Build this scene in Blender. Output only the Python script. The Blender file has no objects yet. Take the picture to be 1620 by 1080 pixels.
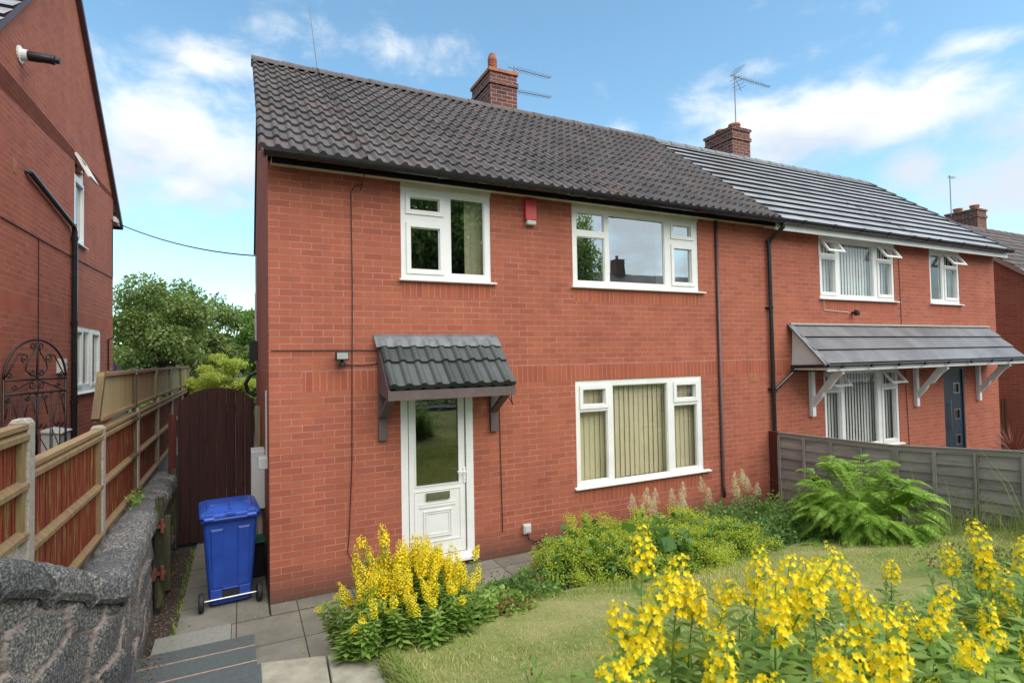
import bpy, math, random
import numpy as np
from mathutils import Vector, Matrix
R = math.radians
random.seed(7)
rng = np.random.default_rng(11)
scene = bpy.context.scene
COL = scene.collection

# ------------------------------------------------------------------ camera
yaw, pitch, roll = R(26.1411), R(1.6031), R(-1.0448)
fwd = Vector((math.sin(yaw)*math.cos(pitch), math.cos(yaw)*math.cos(pitch), math.sin(pitch)))
rt = Vector((math.cos(yaw), -math.sin(yaw), 0)); up = rt.cross(fwd)
r2 = rt*math.cos(roll)+up*math.sin(roll); u2 = -rt*math.sin(roll)+up*math.cos(roll)
cam_d = bpy.data.cameras.new('camera'); cam = bpy.data.objects.new('camera', cam_d); COL.objects.link(cam)
CP = Vector((-.266, -6.4955, 2.5831))
m = Matrix((r2, u2, -fwd)).transposed().to_4x4(); m.translation = CP
cam.matrix_world = m
cam_d.sensor_width = 36; cam_d.lens = 873.32/1620*36
cam_d.clip_start = .05; cam_d.clip_end = 2000
cam_d.dof.use_dof = True; cam_d.dof.focus_distance = 8.0; cam_d.dof.aperture_fstop = 4.5
scene.camera = cam

# ------------------------------------------------------------------ world: sky with broken cloud
SUN_EL, SUN_AZ = R(52), R(157)      # azimuth measured from +Y clockwise
w = bpy.data.worlds.new('World'); scene.world = w; w.use_nodes = True
nt = w.node_tree; N = nt.nodes; K = nt.links; N.clear()
def nd(nt_, t, **kw):
    n = nt_.nodes.new(t)
    for k, v in kw.items():
        if k.startswith('i_'):
            key = k[2:]; key = int(key) if key.isdigit() else key.replace('_', ' ')
            n.inputs[key].default_value = v
        else: setattr(n, k, v)
    return n
def mth(nt_, op, a, b=None, c=None, clamp=False):
    n = nt_.nodes.new('ShaderNodeMath'); n.operation = op; n.use_clamp = clamp
    for i, v in enumerate((a, b, c)):
        if v is None: continue
        if isinstance(v, (int, float)): n.inputs[i].default_value = v
        else: nt_.links.new(v, n.inputs[i])
    return n.outputs[0]
sky = nd(nt, 'ShaderNodeTexSky', sky_type='NISHITA', sun_disc=False, sun_elevation=SUN_EL, sun_rotation=SUN_AZ, altitude=100, air_density=1.0, dust_density=0.6, ozone_density=1.6)
tc = nd(nt, 'ShaderNodeTexCoord')
sep = nd(nt, 'ShaderNodeSeparateXYZ'); K.new(tc.outputs['Generated'], sep.inputs[0])
az = mth(nt, 'ARCTAN2', sep.outputs[0], sep.outputs[1])
el = mth(nt, 'ARCSINE', sep.outputs[2])
# noise on a cloud layer seen in perspective
zz = mth(nt, 'MAXIMUM', mth(nt, 'ADD', sep.outputs[2], .12), .03)
cx = mth(nt, 'DIVIDE', sep.outputs[0], zz); cy = mth(nt, 'DIVIDE', sep.outputs[1], zz)
cmb = nd(nt, 'ShaderNodeCombineXYZ'); K.new(cx, cmb.inputs[0]); K.new(cy, cmb.inputs[1])
n1 = nd(nt, 'ShaderNodeTexNoise', i_Scale=1.25, i_Detail=9.0, i_Roughness=.58, i_Distortion=.25); K.new(cmb.outputs[0], n1.inputs['Vector'])
azel = nd(nt, 'ShaderNodeCombineXYZ'); K.new(az, azel.inputs[0]); K.new(mth(nt, 'MULTIPLY', el, 1.7), azel.inputs[1])
n2 = nd(nt, 'ShaderNodeTexNoise', i_Scale=9.0, i_Detail=8.0, i_Roughness=.6, i_Distortion=.3); K.new(azel.outputs[0], n2.inputs['Vector'])
blobs = [(-.08,.325,.17,.085,1.15),(-.17,.29,.10,.06,1.0),(.03,.335,.08,.05,.8),(-.04,.452,.15,.028,.6),(-.10,.425,.10,.03,.5),(.22,.505,.16,.03,.55),
         (.97,.350,.20,.06,1.0),(1.10,.340,.13,.045,.95),(.80,.385,.10,.03,.55),(1.097,.262,.05,.035,.95),(1.24,.23,.16,.12,.9),(.94,.44,.12,.02,.45),
         (.66,.38,.05,.02,.5),(1.15,.40,.14,.018,.5),(-.12,.14,.2,.025,.55),(.55,.30,.3,.02,.2)]
tot = None
for (a0, e0, ra, re, k) in blobs:
    dx = mth(nt, 'DIVIDE', mth(nt, 'SUBTRACT', az, a0), ra*1.25); dy = mth(nt, 'DIVIDE', mth(nt, 'SUBTRACT', el, e0), re*1.35)
    d = mth(nt, 'SQRT', mth(nt, 'ADD', mth(nt, 'MULTIPLY', dx, dx), mth(nt, 'MULTIPLY', dy, dy)))
    b = mth(nt, 'MULTIPLY', mth(nt, 'SUBTRACT', 1.15, d, clamp=True), k)
    tot = b if tot is None else mth(nt, 'MAXIMUM', tot, b)
# away from the photographed part of the sky the cover is general broken cloud
back = mth(nt, 'MULTIPLY', mth(nt, 'SUBTRACT', .25, mth(nt, 'DIVIDE', sep.outputs[1], 1.0), clamp=True), 1.3)
tot = mth(nt, 'MAXIMUM', tot, mth(nt, 'MINIMUM', back, .85))
den = mth(nt, 'ADD', mth(nt, 'MULTIPLY', tot, .95), mth(nt, 'ADD', mth(nt, 'MULTIPLY', mth(nt, 'SUBTRACT', n2.outputs[0], .5), 1.7), mth(nt, 'MULTIPLY', mth(nt, 'SUBTRACT', n1.outputs[0], .5), .9)))
ramp = nd(nt, 'ShaderNodeMapRange', interpolation_type='SMOOTHSTEP'); K.new(den, ramp.inputs[0])
ramp.inputs[1].default_value = .05; ramp.inputs[2].default_value = 1.0
fac = mth(nt, 'MULTIPLY', ramp.outputs[0], .93, clamp=True)
# cloud colour: white tops, grey undersides
n3 = nd(nt, 'ShaderNodeTexNoise', i_Scale=5.0, i_Detail=4.0); K.new(azel.outputs[0], n3.inputs['Vector'])
shade = nd(nt, 'ShaderNodeMapRange'); K.new(mth(nt, 'ADD', n3.outputs[0], mth(nt, 'MULTIPLY', mth(nt, 'SUBTRACT', .33, el), 2.4)), shade.inputs[0])
shade.inputs[1].default_value = .40; shade.inputs[2].default_value = .64
ccol = nd(nt, 'ShaderNodeMix', data_type='RGBA'); K.new(shade.outputs[0], ccol.inputs[0])
ccol.inputs[6].default_value = (5.2, 5.2, 5.1, 1); ccol.inputs[7].default_value = (3.5, 3.75, 4.15, 1)
hs = nd(nt, 'ShaderNodeMix', data_type='RGBA', blend_type='MULTIPLY'); hs.inputs[0].default_value = 1
K.new(sky.outputs[0], hs.inputs[6]); hs.inputs[7].default_value = (1.0, 1.22, 1.12, 1)
mixc = nd(nt, 'ShaderNodeMix', data_type='RGBA'); K.new(fac, mixc.inputs[0]); K.new(hs.outputs[2], mixc.inputs[6]); K.new(ccol.outputs[2], mixc.inputs[7])
bg = nd(nt, 'ShaderNodeBackground', i_Strength=.115); K.new(mixc.outputs[2], bg.inputs[0])
wo = nd(nt, 'ShaderNodeOutputWorld'); K.new(bg.outputs[0], wo.inputs[0])

sl = bpy.data.lights.new('sun', 'SUN'); sl.energy = 2.2; sl.angle = R(70); sl.color = (1, .96, .9)
so = bpy.data.objects.new('sun', sl); COL.objects.link(so)
sd = Vector((math.sin(SUN_AZ)*math.cos(SUN_EL), math.cos(SUN_AZ)*math.cos(SUN_EL), math.sin(SUN_EL)))
so.rotation_euler = sd.to_track_quat('Z', 'Y').to_euler(); so.location = (0, -20, 30)
scene.view_settings.view_transform = 'Standard'; scene.view_settings.look = 'None'
scene.view_settings.exposure = 1.0; scene.view_settings.gamma = 1
scene.render.engine = 'CYCLES'
try:
    scene.cycles.max_bounces = 8; scene.cycles.transparent_max_bounces = 12; scene.cycles.use_denoising = True
except Exception: pass

# ------------------------------------------------------------------ materials
MATS = {}
def newmat(name):
    mt = bpy.data.materials.new(name); mt.use_nodes = True
    t = mt.node_tree; b = t.nodes['Principled BSDF']; MATS[name] = mt
    return mt, t, b
def ramp_(t, fac, stops):
    r = t.nodes.new('ShaderNodeValToRGB'); e = r.color_ramp.elements
    while len(e) < len(stops): e.new(.5)
    for x, (p, c) in zip(e, stops): x.position = p; x.color = (*c, 1)
    if fac is not None: t.links.new(fac, r.inputs[0])
    return r.outputs[0]
def mixrgb(t, fac, a, b, mode='MIX'):
    n = t.nodes.new('ShaderNodeMix'); n.data_type = 'RGBA'; n.blend_type = mode
    for i, v in ((0, fac), (6, a), (7, b)):
        if isinstance(v, (int, float)): n.inputs[i].default_value = v
        elif isinstance(v, tuple): n.inputs[i].default_value = (*v, 1)
        else: t.links.new(v, n.inputs[i])
    return n.outputs[2]
def noise(t, vec, scale, detail=4, rough=.55, stretch=None):
    n = nd(t, 'ShaderNodeTexNoise', i_Scale=scale, i_Detail=float(detail), i_Roughness=rough)
    if stretch is not None:
        mp = nd(t, 'ShaderNodeMapping'); mp.inputs['Scale'].default_value = stretch; t.links.new(vec, mp.inputs[0]); vec = mp.outputs[0]
    t.links.new(vec, n.inputs['Vector']); return n.outputs[0]
def bump(t, b, h, strength=.3, dist=.01):
    n = nd(t, 'ShaderNodeBump', i_Strength=strength, i_Distance=dist); t.links.new(h, n.inputs['Height']); t.links.new(n.outputs[0], b.inputs['Normal'])
def objc(t): return nd(t, 'ShaderNodeTexCoord').outputs['Object']
def simple(name, col, rough=.6, var=.12, scale=6, bmp=.1, col2=None, metal=0, stretch=None, bdist=.004, spec=None):
    mt, t, b = newmat(name); v = objc(t)
    n = noise(t, v, scale, 6, .6, stretch)
    c2 = col2 if col2 else tuple(c*(1-var*2) for c in col)
    c = ramp_(t, n, [(.3, c2), (.65, col)]); t.links.new(c, b.inputs['Base Color'])
    b.inputs['Roughness'].default_value = rough; b.inputs['Metallic'].default_value = metal
    if spec is not None: b.inputs['Specular IOR Level'].default_value = spec
    if bmp:
        n2 = noise(t, v, scale*8, 4, .6, stretch); bump(t, b, n2, bmp, bdist)
    return mt
def brickmat(name, soldier=False, c1=(.385,.117,.066), c2=(.33,.098,.058), mort=(.46,.235,.185), msize=.0048):
    mt, t, b = newmat(name); L = t.links
    uv = nd(t, 'ShaderNodeUVMap').outputs[0]
    br = nd(t, 'ShaderNodeTexBrick', offset=0.0 if soldier else .5, squash=1.0)
    br.inputs['Scale'].default_value = 1; br.inputs['Mortar Size'].default_value = msize; br.inputs['Mortar Smooth'].default_value = .15
    br.inputs['Brick Width'].default_value = .075 if soldier else .225; br.inputs['Row Height'].default_value = .225 if soldier else .075
    wob = nd(t, 'ShaderNodeTexNoise', i_Scale=14.0, i_Detail=2.0); L.new(uv, wob.inputs['Vector'])
    va = nd(t, 'ShaderNodeVectorMath', operation='MULTIPLY_ADD'); L.new(wob.outputs['Color'], va.inputs[0]); va.inputs[1].default_value = (.004, .004, 0); L.new(uv, va.inputs[2])
    L.new(va.outputs[0], br.inputs['Vector'])
    br.inputs['Color1'].default_value = (0, 0, 0, 1); br.inputs['Color2'].default_value = (1, 1, 1, 1); br.inputs['Mortar'].default_value = (.5, .5, .5, 1)
    base = ramp_(t, br.outputs['Color'], [(0, c2), (.35, c1), (.75, tuple(x*1.06 for x in c1)), (1, (c1[0]*.90, c1[1]*.86, c1[2]*.95))])
    strk = noise(t, uv, 30, 5, .65, (8, 1, 1) if soldier else (1, 8, 1))
    base = mixrgb(t, .42, base, ramp_(t, strk, [(.3, (.62, .58, .6)), (.7, (1.15, 1.12, 1.1))]), 'MULTIPLY')
    pat = noise(t, uv, .7, 6, .6)
    base = mixrgb(t, .42, base, ramp_(t, pat, [(.3, (.78, .74, .76)), (.6, (1.08, 1.06, 1.04))]), 'MULTIPLY')
    stk = noise(t, uv, 1.0, 5, .6, (3.2, .22, 1))
    base = mixrgb(t, .38, base, ramp_(t, stk, [(.34, (.76, .74, .76)), (.56, (1.0, 1.0, 1.0)), (.72, (1.14, 1.10, 1.08))]), 'MULTIPLY')
    mn = noise(t, uv, 3, 4, .6)
    mo = ramp_(t, mn, [(.3, tuple(x*.55 for x in mort)), (.65, mort)])
    c = mixrgb(t, br.outputs['Fac'], base, mo)
    # damp dirty courses by the ground
    sp = nd(t, 'ShaderNodeSeparateXYZ'); L.new(uv, sp.inputs[0])
    if not soldier:
        dmp = nd(t, 'ShaderNodeMapRange'); L.new(mth(t, 'ADD', sp.outputs[1], mth(t, 'MULTIPLY', pat, -.35)), dmp.inputs[0])
        dmp.inputs[1].default_value = -.12; dmp.inputs[2].default_value = .22; dmp.inputs[3].default_value = .75; dmp.inputs[4].default_value = 0
        c = mixrgb(t, dmp.outputs[0], c, (.075, .048, .038))
    L.new(c, b.inputs['Base Color']); b.inputs['Roughness'].default_value = .82; b.inputs['Specular IOR Level'].default_value = .25
    h = mth(t, 'ADD', mth(t, 'MULTIPLY', br.outputs['Fac'], -1.0), mth(t, 'MULTIPLY', strk, .9))
    bump(t, b, h, .55, .005)
    return mt
brickmat('brick'); brickmat('brick_soldier', True, c1=(.385,.108,.056), c2=(.34,.09,.05))
brickmat('old_brick', False, c1=(.17,.06,.045), c2=(.06,.035,.03), mort=(.34,.27,.23), msize=.008)

def tilemat(name, base, dark, red=None, rough=.75, gloss_var=0, moss=.25):
    mt, t, b = newmat(name); L = t.links; uv = nd(t, 'ShaderNodeUVMap').outputs[0]
    fl = nd(t, 'ShaderNodeVectorMath', operation='FLOOR'); L.new(uv, fl.inputs[0])
    wn = nd(t, 'ShaderNodeTexWhiteNoise', noise_dimensions='2D'); L.new(fl.outputs[0], wn.inputs['Vector'])
    stops = [(0, dark), (.5, base), (1, tuple(min(1, x*1.18) for x in base))]
    if red: stops = [(0, dark), (.45, base), (.8, tuple(x*1.1 for x in base)), (.93, red), (1, base)]
    c = ramp_(t, wn.outputs['Value'], stops)
    n = noise(t, objc(t), 2.2, 7, .62)
    c = mixrgb(t, .75, c, ramp_(t, n, [(.32, (.62, .62, .60)), (.66, (1.2, 1.18, 1.15))]), 'MULTIPLY')
    sn = noise(t, objc(t), 45, 3, .7)
    c = mixrgb(t, .5, c, ramp_(t, sn, [(.4, (.8, .8, .8)), (.62, (1.12, 1.12, 1.12)), (.75, (1.5, 1.5, 1.4))]), 'MULTIPLY')
    L.new(c, b.inputs['Base Color']); b.inputs['Roughness'].default_value = rough
    bump(t, b, sn, .25, .003)
    return mt
simple('black_board', (.010,.010,.011), .7, .2, 8, 0, spec=.15)
tilemat('roof_tile', (.100,.089,.088), (.078,.070,.070), (.120,.088,.082), .8)
tilemat('slate_glare', (.36,.36,.37), (.31,.31,.32), None, .32)  # base lightened to hold the sky glare on grey slate
tilemat('slate_dark', (.15,.15,.16), (.13,.13,.14), None, .38)
tilemat('porch_tile', (.055,.065,.066), (.035,.042,.043), None, .6)
tilemat('far_tile', (.12,.10,.098), (.075,.065,.065), (.15,.095,.08), .75)
simple('ridge_tile', (.13,.105,.10), .8, .25, 8, .4, (.07,.06,.058), bdist=.01)
simple('shade_black', (.012,.012,.013), .8, .1, 5, 0)  # near-black painted shade for slate course edges and the bin recess
simple('white_plastic', (.80,.80,.78), .35, .03, 3, .0, (.72,.72,.69))
simple('cream_board', (.66,.62,.54), .55, .08, 5, .05, (.52,.48,.40))
simple('white_paint', (.76,.76,.75), .5, .05, 5, .05, (.66,.66,.64))
simple('black_plastic', (.012,.012,.014), .25, .3, 12, .0, (.020,.020,.023))
simple('grey_pipe', (.11,.115,.13), .4, .2, 8, 0)
simple('brown_pipe', (.10,.055,.06), .5, .2, 8, 0)
simple('terracotta', (.42,.16,.09), .8, .2, 10, .2)
simple('lead_flashing', (.19,.205,.22), .6, .15, 9, .4, (.10,.11,.12), bdist=.01)
simple('brown_paint', (.125,.088,.088), .6, .12, 10, .1)
simple('red_plastic', (.55,.03,.035), .35, .05, 3, 0)
simple('anthracite', (.022,.035,.055), .35, .1, 3, 0)
simple('steel', (.45,.45,.44), .3, .1, 20, 0, metal=1)
simple('iron_paint', (.012,.012,.013), .45, .1, 20, 0)
simple('rust', (.16,.05,.03), .9, .3, 20, .4)
simple('cable_black', (.035,.015,.018), .6, .1, 20, 0)
simple('cable_white', (.6,.58,.54), .5, .1, 20, 0)
simple('aerial_metal', (.20,.20,.205), .5, .1, 20, 0, metal=.6)
simple('blind_fabric', (.56,.50,.32), .8, .04, 5, .05)
simple('blind_pale', (.62,.65,.61), .8, .04, 5, .05)
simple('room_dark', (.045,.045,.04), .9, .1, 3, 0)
simple('bin_blue', (.016,.060,.33), .42, .08, 5, .04, (.011,.040,.24))
simple('bin_lid_blue', (.02,.065,.36), .28, .2, 7, .04, (.03,.085,.40))
simple('rubber', (.012,.012,.013), .7, .1, 20, 0)
simple('green_plastic', (.01,.13,.09), .4, .1, 6, 0)
simple('meter_white', (.55,.56,.54), .5, .05, 5, 0)
simple('solar_lamp_glass', (.35,.36,.33), .2, .1, 5, 0)
simple('bark', (.12,.095,.07), .9, .3, 12, .5)
simple('concrete_post', (.42,.38,.32), .9, .18, 60, .5, (.24,.215,.18), bdist=.004)
simple('gravel_board', (.42,.41,.37), .9, .1, 15, .3, (.30,.29,.26))
simple('stone_slab', (.38,.35,.28), .9, .15, 9, .5, (.25,.23,.18), bdist=.006)
simple('pale_slab', (.24,.24,.215), .9, .1, 40, .4, (.18,.18,.16))
simple('dark_slab', (.085,.10,.10), .85, .12, 30, .3, (.06,.072,.072))
simple('pink_mortar', (.36,.25,.19), .95, .15, 30, .5, (.27,.18,.13))
simple('soil', (.075,.058,.042), .95, .3, 18, .8, (.03,.025,.02), bdist=.02)
simple('road_tarmac', (.06,.06,.06), .9, .15, 30, .4)
simple('dead_leaf', (.20,.12,.08), .8, .3, 12, 0, (.10,.055,.04))

def woodmat(name, col, col2, moss=None, mossamt=0., plank=.1, axis='UV', grain=30):
    mt, t, b = newmat(name); L = t.links; uv = nd(t, 'ShaderNodeUVMap').outputs[0]
    sp = nd(t, 'ShaderNodeSeparateXYZ'); L.new(uv, sp.inputs[0])
    pid = mth(t, 'FLOOR', mth(t, 'DIVIDE', sp.outputs[0], plank))
    wn = nd(t, 'ShaderNodeTexWhiteNoise', noise_dimensions='1D'); L.new(pid, wn.inputs['W'])
    g = noise(t, uv, grain, 6, .65, (1, .06, 1))
    c = ramp_(t, g, [(.3, col2), (.68, col)])
    c = mixrgb(t, .55, c, ramp_(t, wn.outputs['Value'], [(0, (.68, .68, .68)), (1, (1.25, 1.22, 1.2))]), 'MULTIPLY')
    fr = mth(t, 'FRACT', mth(t, 'DIVIDE', sp.outputs[0], plank))
    edge = mth(t, 'LESS_THAN', mth(t, 'MINIMUM', fr, mth(t, 'SUBTRACT', 1.0, fr)), .035)
    c = mixrgb(t, mth(t, 'MULTIPLY', edge, .7), c, tuple(x*.25 for x in col2))
    if moss:
        mn = noise(t, uv, 5, 6, .7, (3, .5, 1))
        mf = nd(t, 'ShaderNodeMapRange'); L.new(mn, mf.inputs[0]); mf.inputs[1].default_value = .60-mossamt*.25; mf.inputs[2].default_value = .78-mossamt*.2
        c = mixrgb(t, mth(t, 'MULTIPLY', mf.outputs[0], .85), c, moss)
    L.new(c, b.inputs['Base Color']); b.inputs['Roughness'].default_value = .85; b.inputs['Specular IOR Level'].default_value = .2
    bump(t, b, mth(t, 'SUBTRACT', g, mth(t, 'MULTIPLY', edge, .8)), .4, .006)
    return mt
woodmat('red_fence', (.28,.060,.030), (.15,.034,.018), (.30,.30,.10), .34, .125)
woodmat('mossy_rail', (.33,.22,.13), (.21,.13,.075), (.24,.25,.07), .42, 9.)
woodmat('pale_wood', (.46,.38,.22), (.34,.27,.14), (.28,.28,.12), .1, .018)
woodmat('post_wood', (.30,.25,.15), (.17,.14,.08), (.16,.17,.05), .3, 9.)
woodmat('dark_gate', (.060,.026,.022), (.034,.015,.014), None, 0, .115)
woodmat('grey_fence', (.37,.335,.30), (.22,.195,.175), (.12,.125,.10), .1, .14)
woodmat('red_end_post', (.115,.035,.028), (.07,.02,.018), None, 0, 9.)
woodmat('green_wood', (.10,.095,.055), (.05,.05,.03), (.13,.14,.05), .4, 9.)
woodmat('brown_picket', (.12,.05,.03), (.07,.03,.02), None, 0, 9.)

def stone_mat():
    mt, t, b = newmat('granite'); L = t.links; v = objc(t)
    at = nd(t, 'ShaderNodeAttribute', attribute_name='mortar')
    sid = nd(t, 'ShaderNodeAttribute', attribute_name='stone')
    s1 = noise(t, v, 70, 3, .85); s2 = noise(t, v, 3.0, 6, .6)
    c = ramp_(t, s1, [(.38, (.028,.029,.031)), (.5, (.095,.096,.097)), (.62, (.29,.29,.28))])
    c = mixrgb(t, .8, c, ramp_(t, s2, [(.3, (.55,.55,.58)), (.55, (1,1,1)), (.7, (1.5,1.42,1.25))]), 'MULTIPLY')
    c = mixrgb(t, .6, c, ramp_(t, sid.outputs['Fac'], [(0, (.55,.56,.58)), (.6, (1.1,1.08,1.05)), (1, (1.55,1.45,1.3))]), 'MULTIPLY')
    mn = noise(t, v, 14, 4, .6)
    c = mixrgb(t, at.outputs['Fac'], c, ramp_(t, mn, [(.3, (.15,.115,.10)), (.65, (.34,.26,.22))]))
    L.new(c, b.inputs['Base Color']); b.inputs['Roughness'].default_value = .9
    bump(t, b, mth(t, 'ADD', s1, noise(t, v, 20, 4, .7)), .6, .012)
stone_mat()

def leafmat(name, cols, trans=.35, rough=.5, spec=.3):
    mt, t, b = newmat(name); L = t.links
    g = nd(t, 'ShaderNodeNewGeometry')
    n = noise(t, objc(t), 1.4, 3, .5)
    f = mth(t, 'ADD', mth(t, 'MULTIPLY', g.outputs['Random Per Island'], .75), mth(t, 'MULTIPLY', mth(t, 'SUBTRACT', n, .38), 1.0), clamp=True)
    c = ramp_(t, f, [(i/(len(cols)-1), cc) for i, cc in enumerate(cols)])
    L.new(c, b.inputs['Base Color']); b.inputs['Roughness'].default_value = rough; b.inputs['Specular IOR Level'].default_value = spec
    tr = nd(t, 'ShaderNodeBsdfTranslucent'); L.new(mixrgb(t, 1., c, (1.5, 1.6, .7), 'MULTIPLY'), tr.inputs[0])
    mx = nd(t, 'ShaderNodeMixShader', i_0=trans); L.new(b.outputs[0], mx.inputs[1]); L.new(tr.outputs[0], mx.inputs[2])
    out = t.nodes['Material Output']; L.new(mx.outputs[0], out.inputs[0])
    return mt
leafmat('tree_leaf', [(.08,.15,.04), (.17,.28,.07), (.27,.38,.11)], .45)
leafmat('tree_leaf_grey', [(.085,.13,.045), (.19,.26,.09), (.36,.42,.20)], .45)
leafmat('tree_leaf_dark', [(.05,.10,.035), (.10,.18,.05), (.17,.26,.08)], .4)
leafmat('maple_leaf', [(.30,.36,.08), (.46,.50,.13), (.60,.60,.24)], .45)
leafmat('lime_leaf', [(.30,.38,.04), (.44,.50,.06), (.56,.58,.12)])
leafmat('lady_leaf', [(.07,.16,.05), (.13,.25,.07), (.20,.32,.10)])
leafmat('fern_leaf', [(.15,.27,.035), (.26,.41,.065), (.40,.55,.13)])
leafmat('shrub_leaf', [(.07,.15,.04), (.14,.25,.07), (.24,.34,.11)])
leafmat('stalk_leaf', [(.12,.22,.04), (.23,.35,.08), (.38,.48,.14)])
leafmat('grass_blade', [(.19,.28,.07), (.34,.39,.13), (.52,.49,.22), (.68,.60,.36)])
leafmat('wild_grass', [(.13,.21,.04), (.25,.33,.08), (.42,.42,.18)])
leafmat('yellow_petal', [(.80,.56,.01), (.90,.70,.02), (.94,.80,.05)], .3)
leafmat('cream_plume', [(.50,.44,.32), (.68,.62,.46), (.78,.74,.6)], .3)
leafmat('purple_petal', [(.10,.01,.22), (.20,.03,.40), (.45,.35,.6)], .25)
leafmat('red_strap_leaf', [(.12,.03,.03), (.22,.06,.05), (.34,.16,.12)], .2)
leafmat('rusty_leaf', [(.16,.07,.03), (.24,.12,.05), (.12,.12,.04)], .3)

def lawnmat():
    mt, t, b = newmat('lawn_turf'); v = objc(t)
    c = ramp_(t, noise(t, v, 1.3, 6, .65), [(.3, (.17,.24,.065)), (.5, (.31,.33,.12)), (.7, (.46,.42,.21))])
    c = mixrgb(t, .6, c, ramp_(t, noise(t, v, 40, 4, .8), [(.35, (.55,.6,.5)), (.65, (1.2,1.15,1.1))]), 'MULTIPLY')
    t.links.new(c, b.inputs['Base Color']); b.inputs['Roughness'].default_value = .95; b.inputs['Specular IOR Level'].default_value = .1
    bump(t, b, noise(t, v, 60, 4, .8), .8, .02)
lawnmat()
def pavemat():
    mt, t, b = newmat('paving_flags'); L = t.links; uv = nd(t, 'ShaderNodeUVMap').outputs[0]
    br = nd(t, 'ShaderNodeTexBrick', offset=.0); br.inputs['Scale'].default_value = 1; br.inputs['Mortar Size'].default_value = .006
    br.inputs['Brick Width'].default_value = .58; br.inputs['Row Height'].default_value = .60; L.new(uv, br.inputs['Vector'])
    br.inputs['Color1'].default_value = (.14,.132,.112, 1); br.inputs['Color2'].default_value = (.195,.185,.16, 1); br.inputs['Mortar'].default_value = (.04,.035,.028, 1)
    c = mixrgb(t, .7, br.outputs[0], ramp_(t, noise(t, uv, 2.5, 7, .65), [(.3, (.55,.56,.5)), (.65, (1.35,1.3,1.22))]), 'MULTIPLY')
    c = mixrgb(t, .4, c, ramp_(t, noise(t, uv, 80, 3, .7), [(.35, (.75,.75,.75)), (.65, (1.2,1.2,1.2))]), 'MULTIPLY')
    L.new(c, b.inputs['Base Color']); b.inputs['Roughness'].default_value = .88
    bump(t, b, mth(t, 'SUBTRACT', noise(t, uv, 60, 3, .7), br.outputs['Fac']), .4, .006)
pavemat()
def glassmat(name='window_glass', tint=(1, 1, 1), ior=.13):
    mt = bpy.data.materials.new(name); mt.use_nodes = True; MATS[name] = mt; t = mt.node_tree; t.nodes.clear(); L = t.links
    tr = nd(t, 'ShaderNodeBsdfTransparent'); tr.inputs[0].default_value = (*tint, 1)
    gl = nd(t, 'ShaderNodeBsdfGlossy', i_Roughness=.0); gl.inputs[0].default_value = (.95, .98, .96, 1)
    nz = noise(t, objc(t), 1.6, 2, .5); bp = nd(t, 'ShaderNodeBump', i_Strength=.12, i_Distance=.01); L.new(nz, bp.inputs['Height']); L.new(bp.outputs[0], gl.inputs['Normal'])
    lw = nd(t, 'ShaderNodeLayerWeight', i_Blend=.5); fr = mth(t, 'ADD', mth(t, 'MULTIPLY', mth(t, 'POWER', lw.outputs['Facing'], 4.0), 1-ior), ior)
    mx = nd(t, 'ShaderNodeMixShader'); L.new(fr, mx.inputs[0]); L.new(tr.outputs[0], mx.inputs[1]); L.new(gl.outputs[0], mx.inputs[2])
    o = nd(t, 'ShaderNodeOutputMaterial'); L.new(mx.outputs[0], o.inputs[0])
glassmat(); glassmat('clear_glass', (.9, .95, .93), .34); glassmat('bright_glass', (.9, .95, .93), .55); glassmat('door_pane', (.9, .95, .93), .22)

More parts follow.
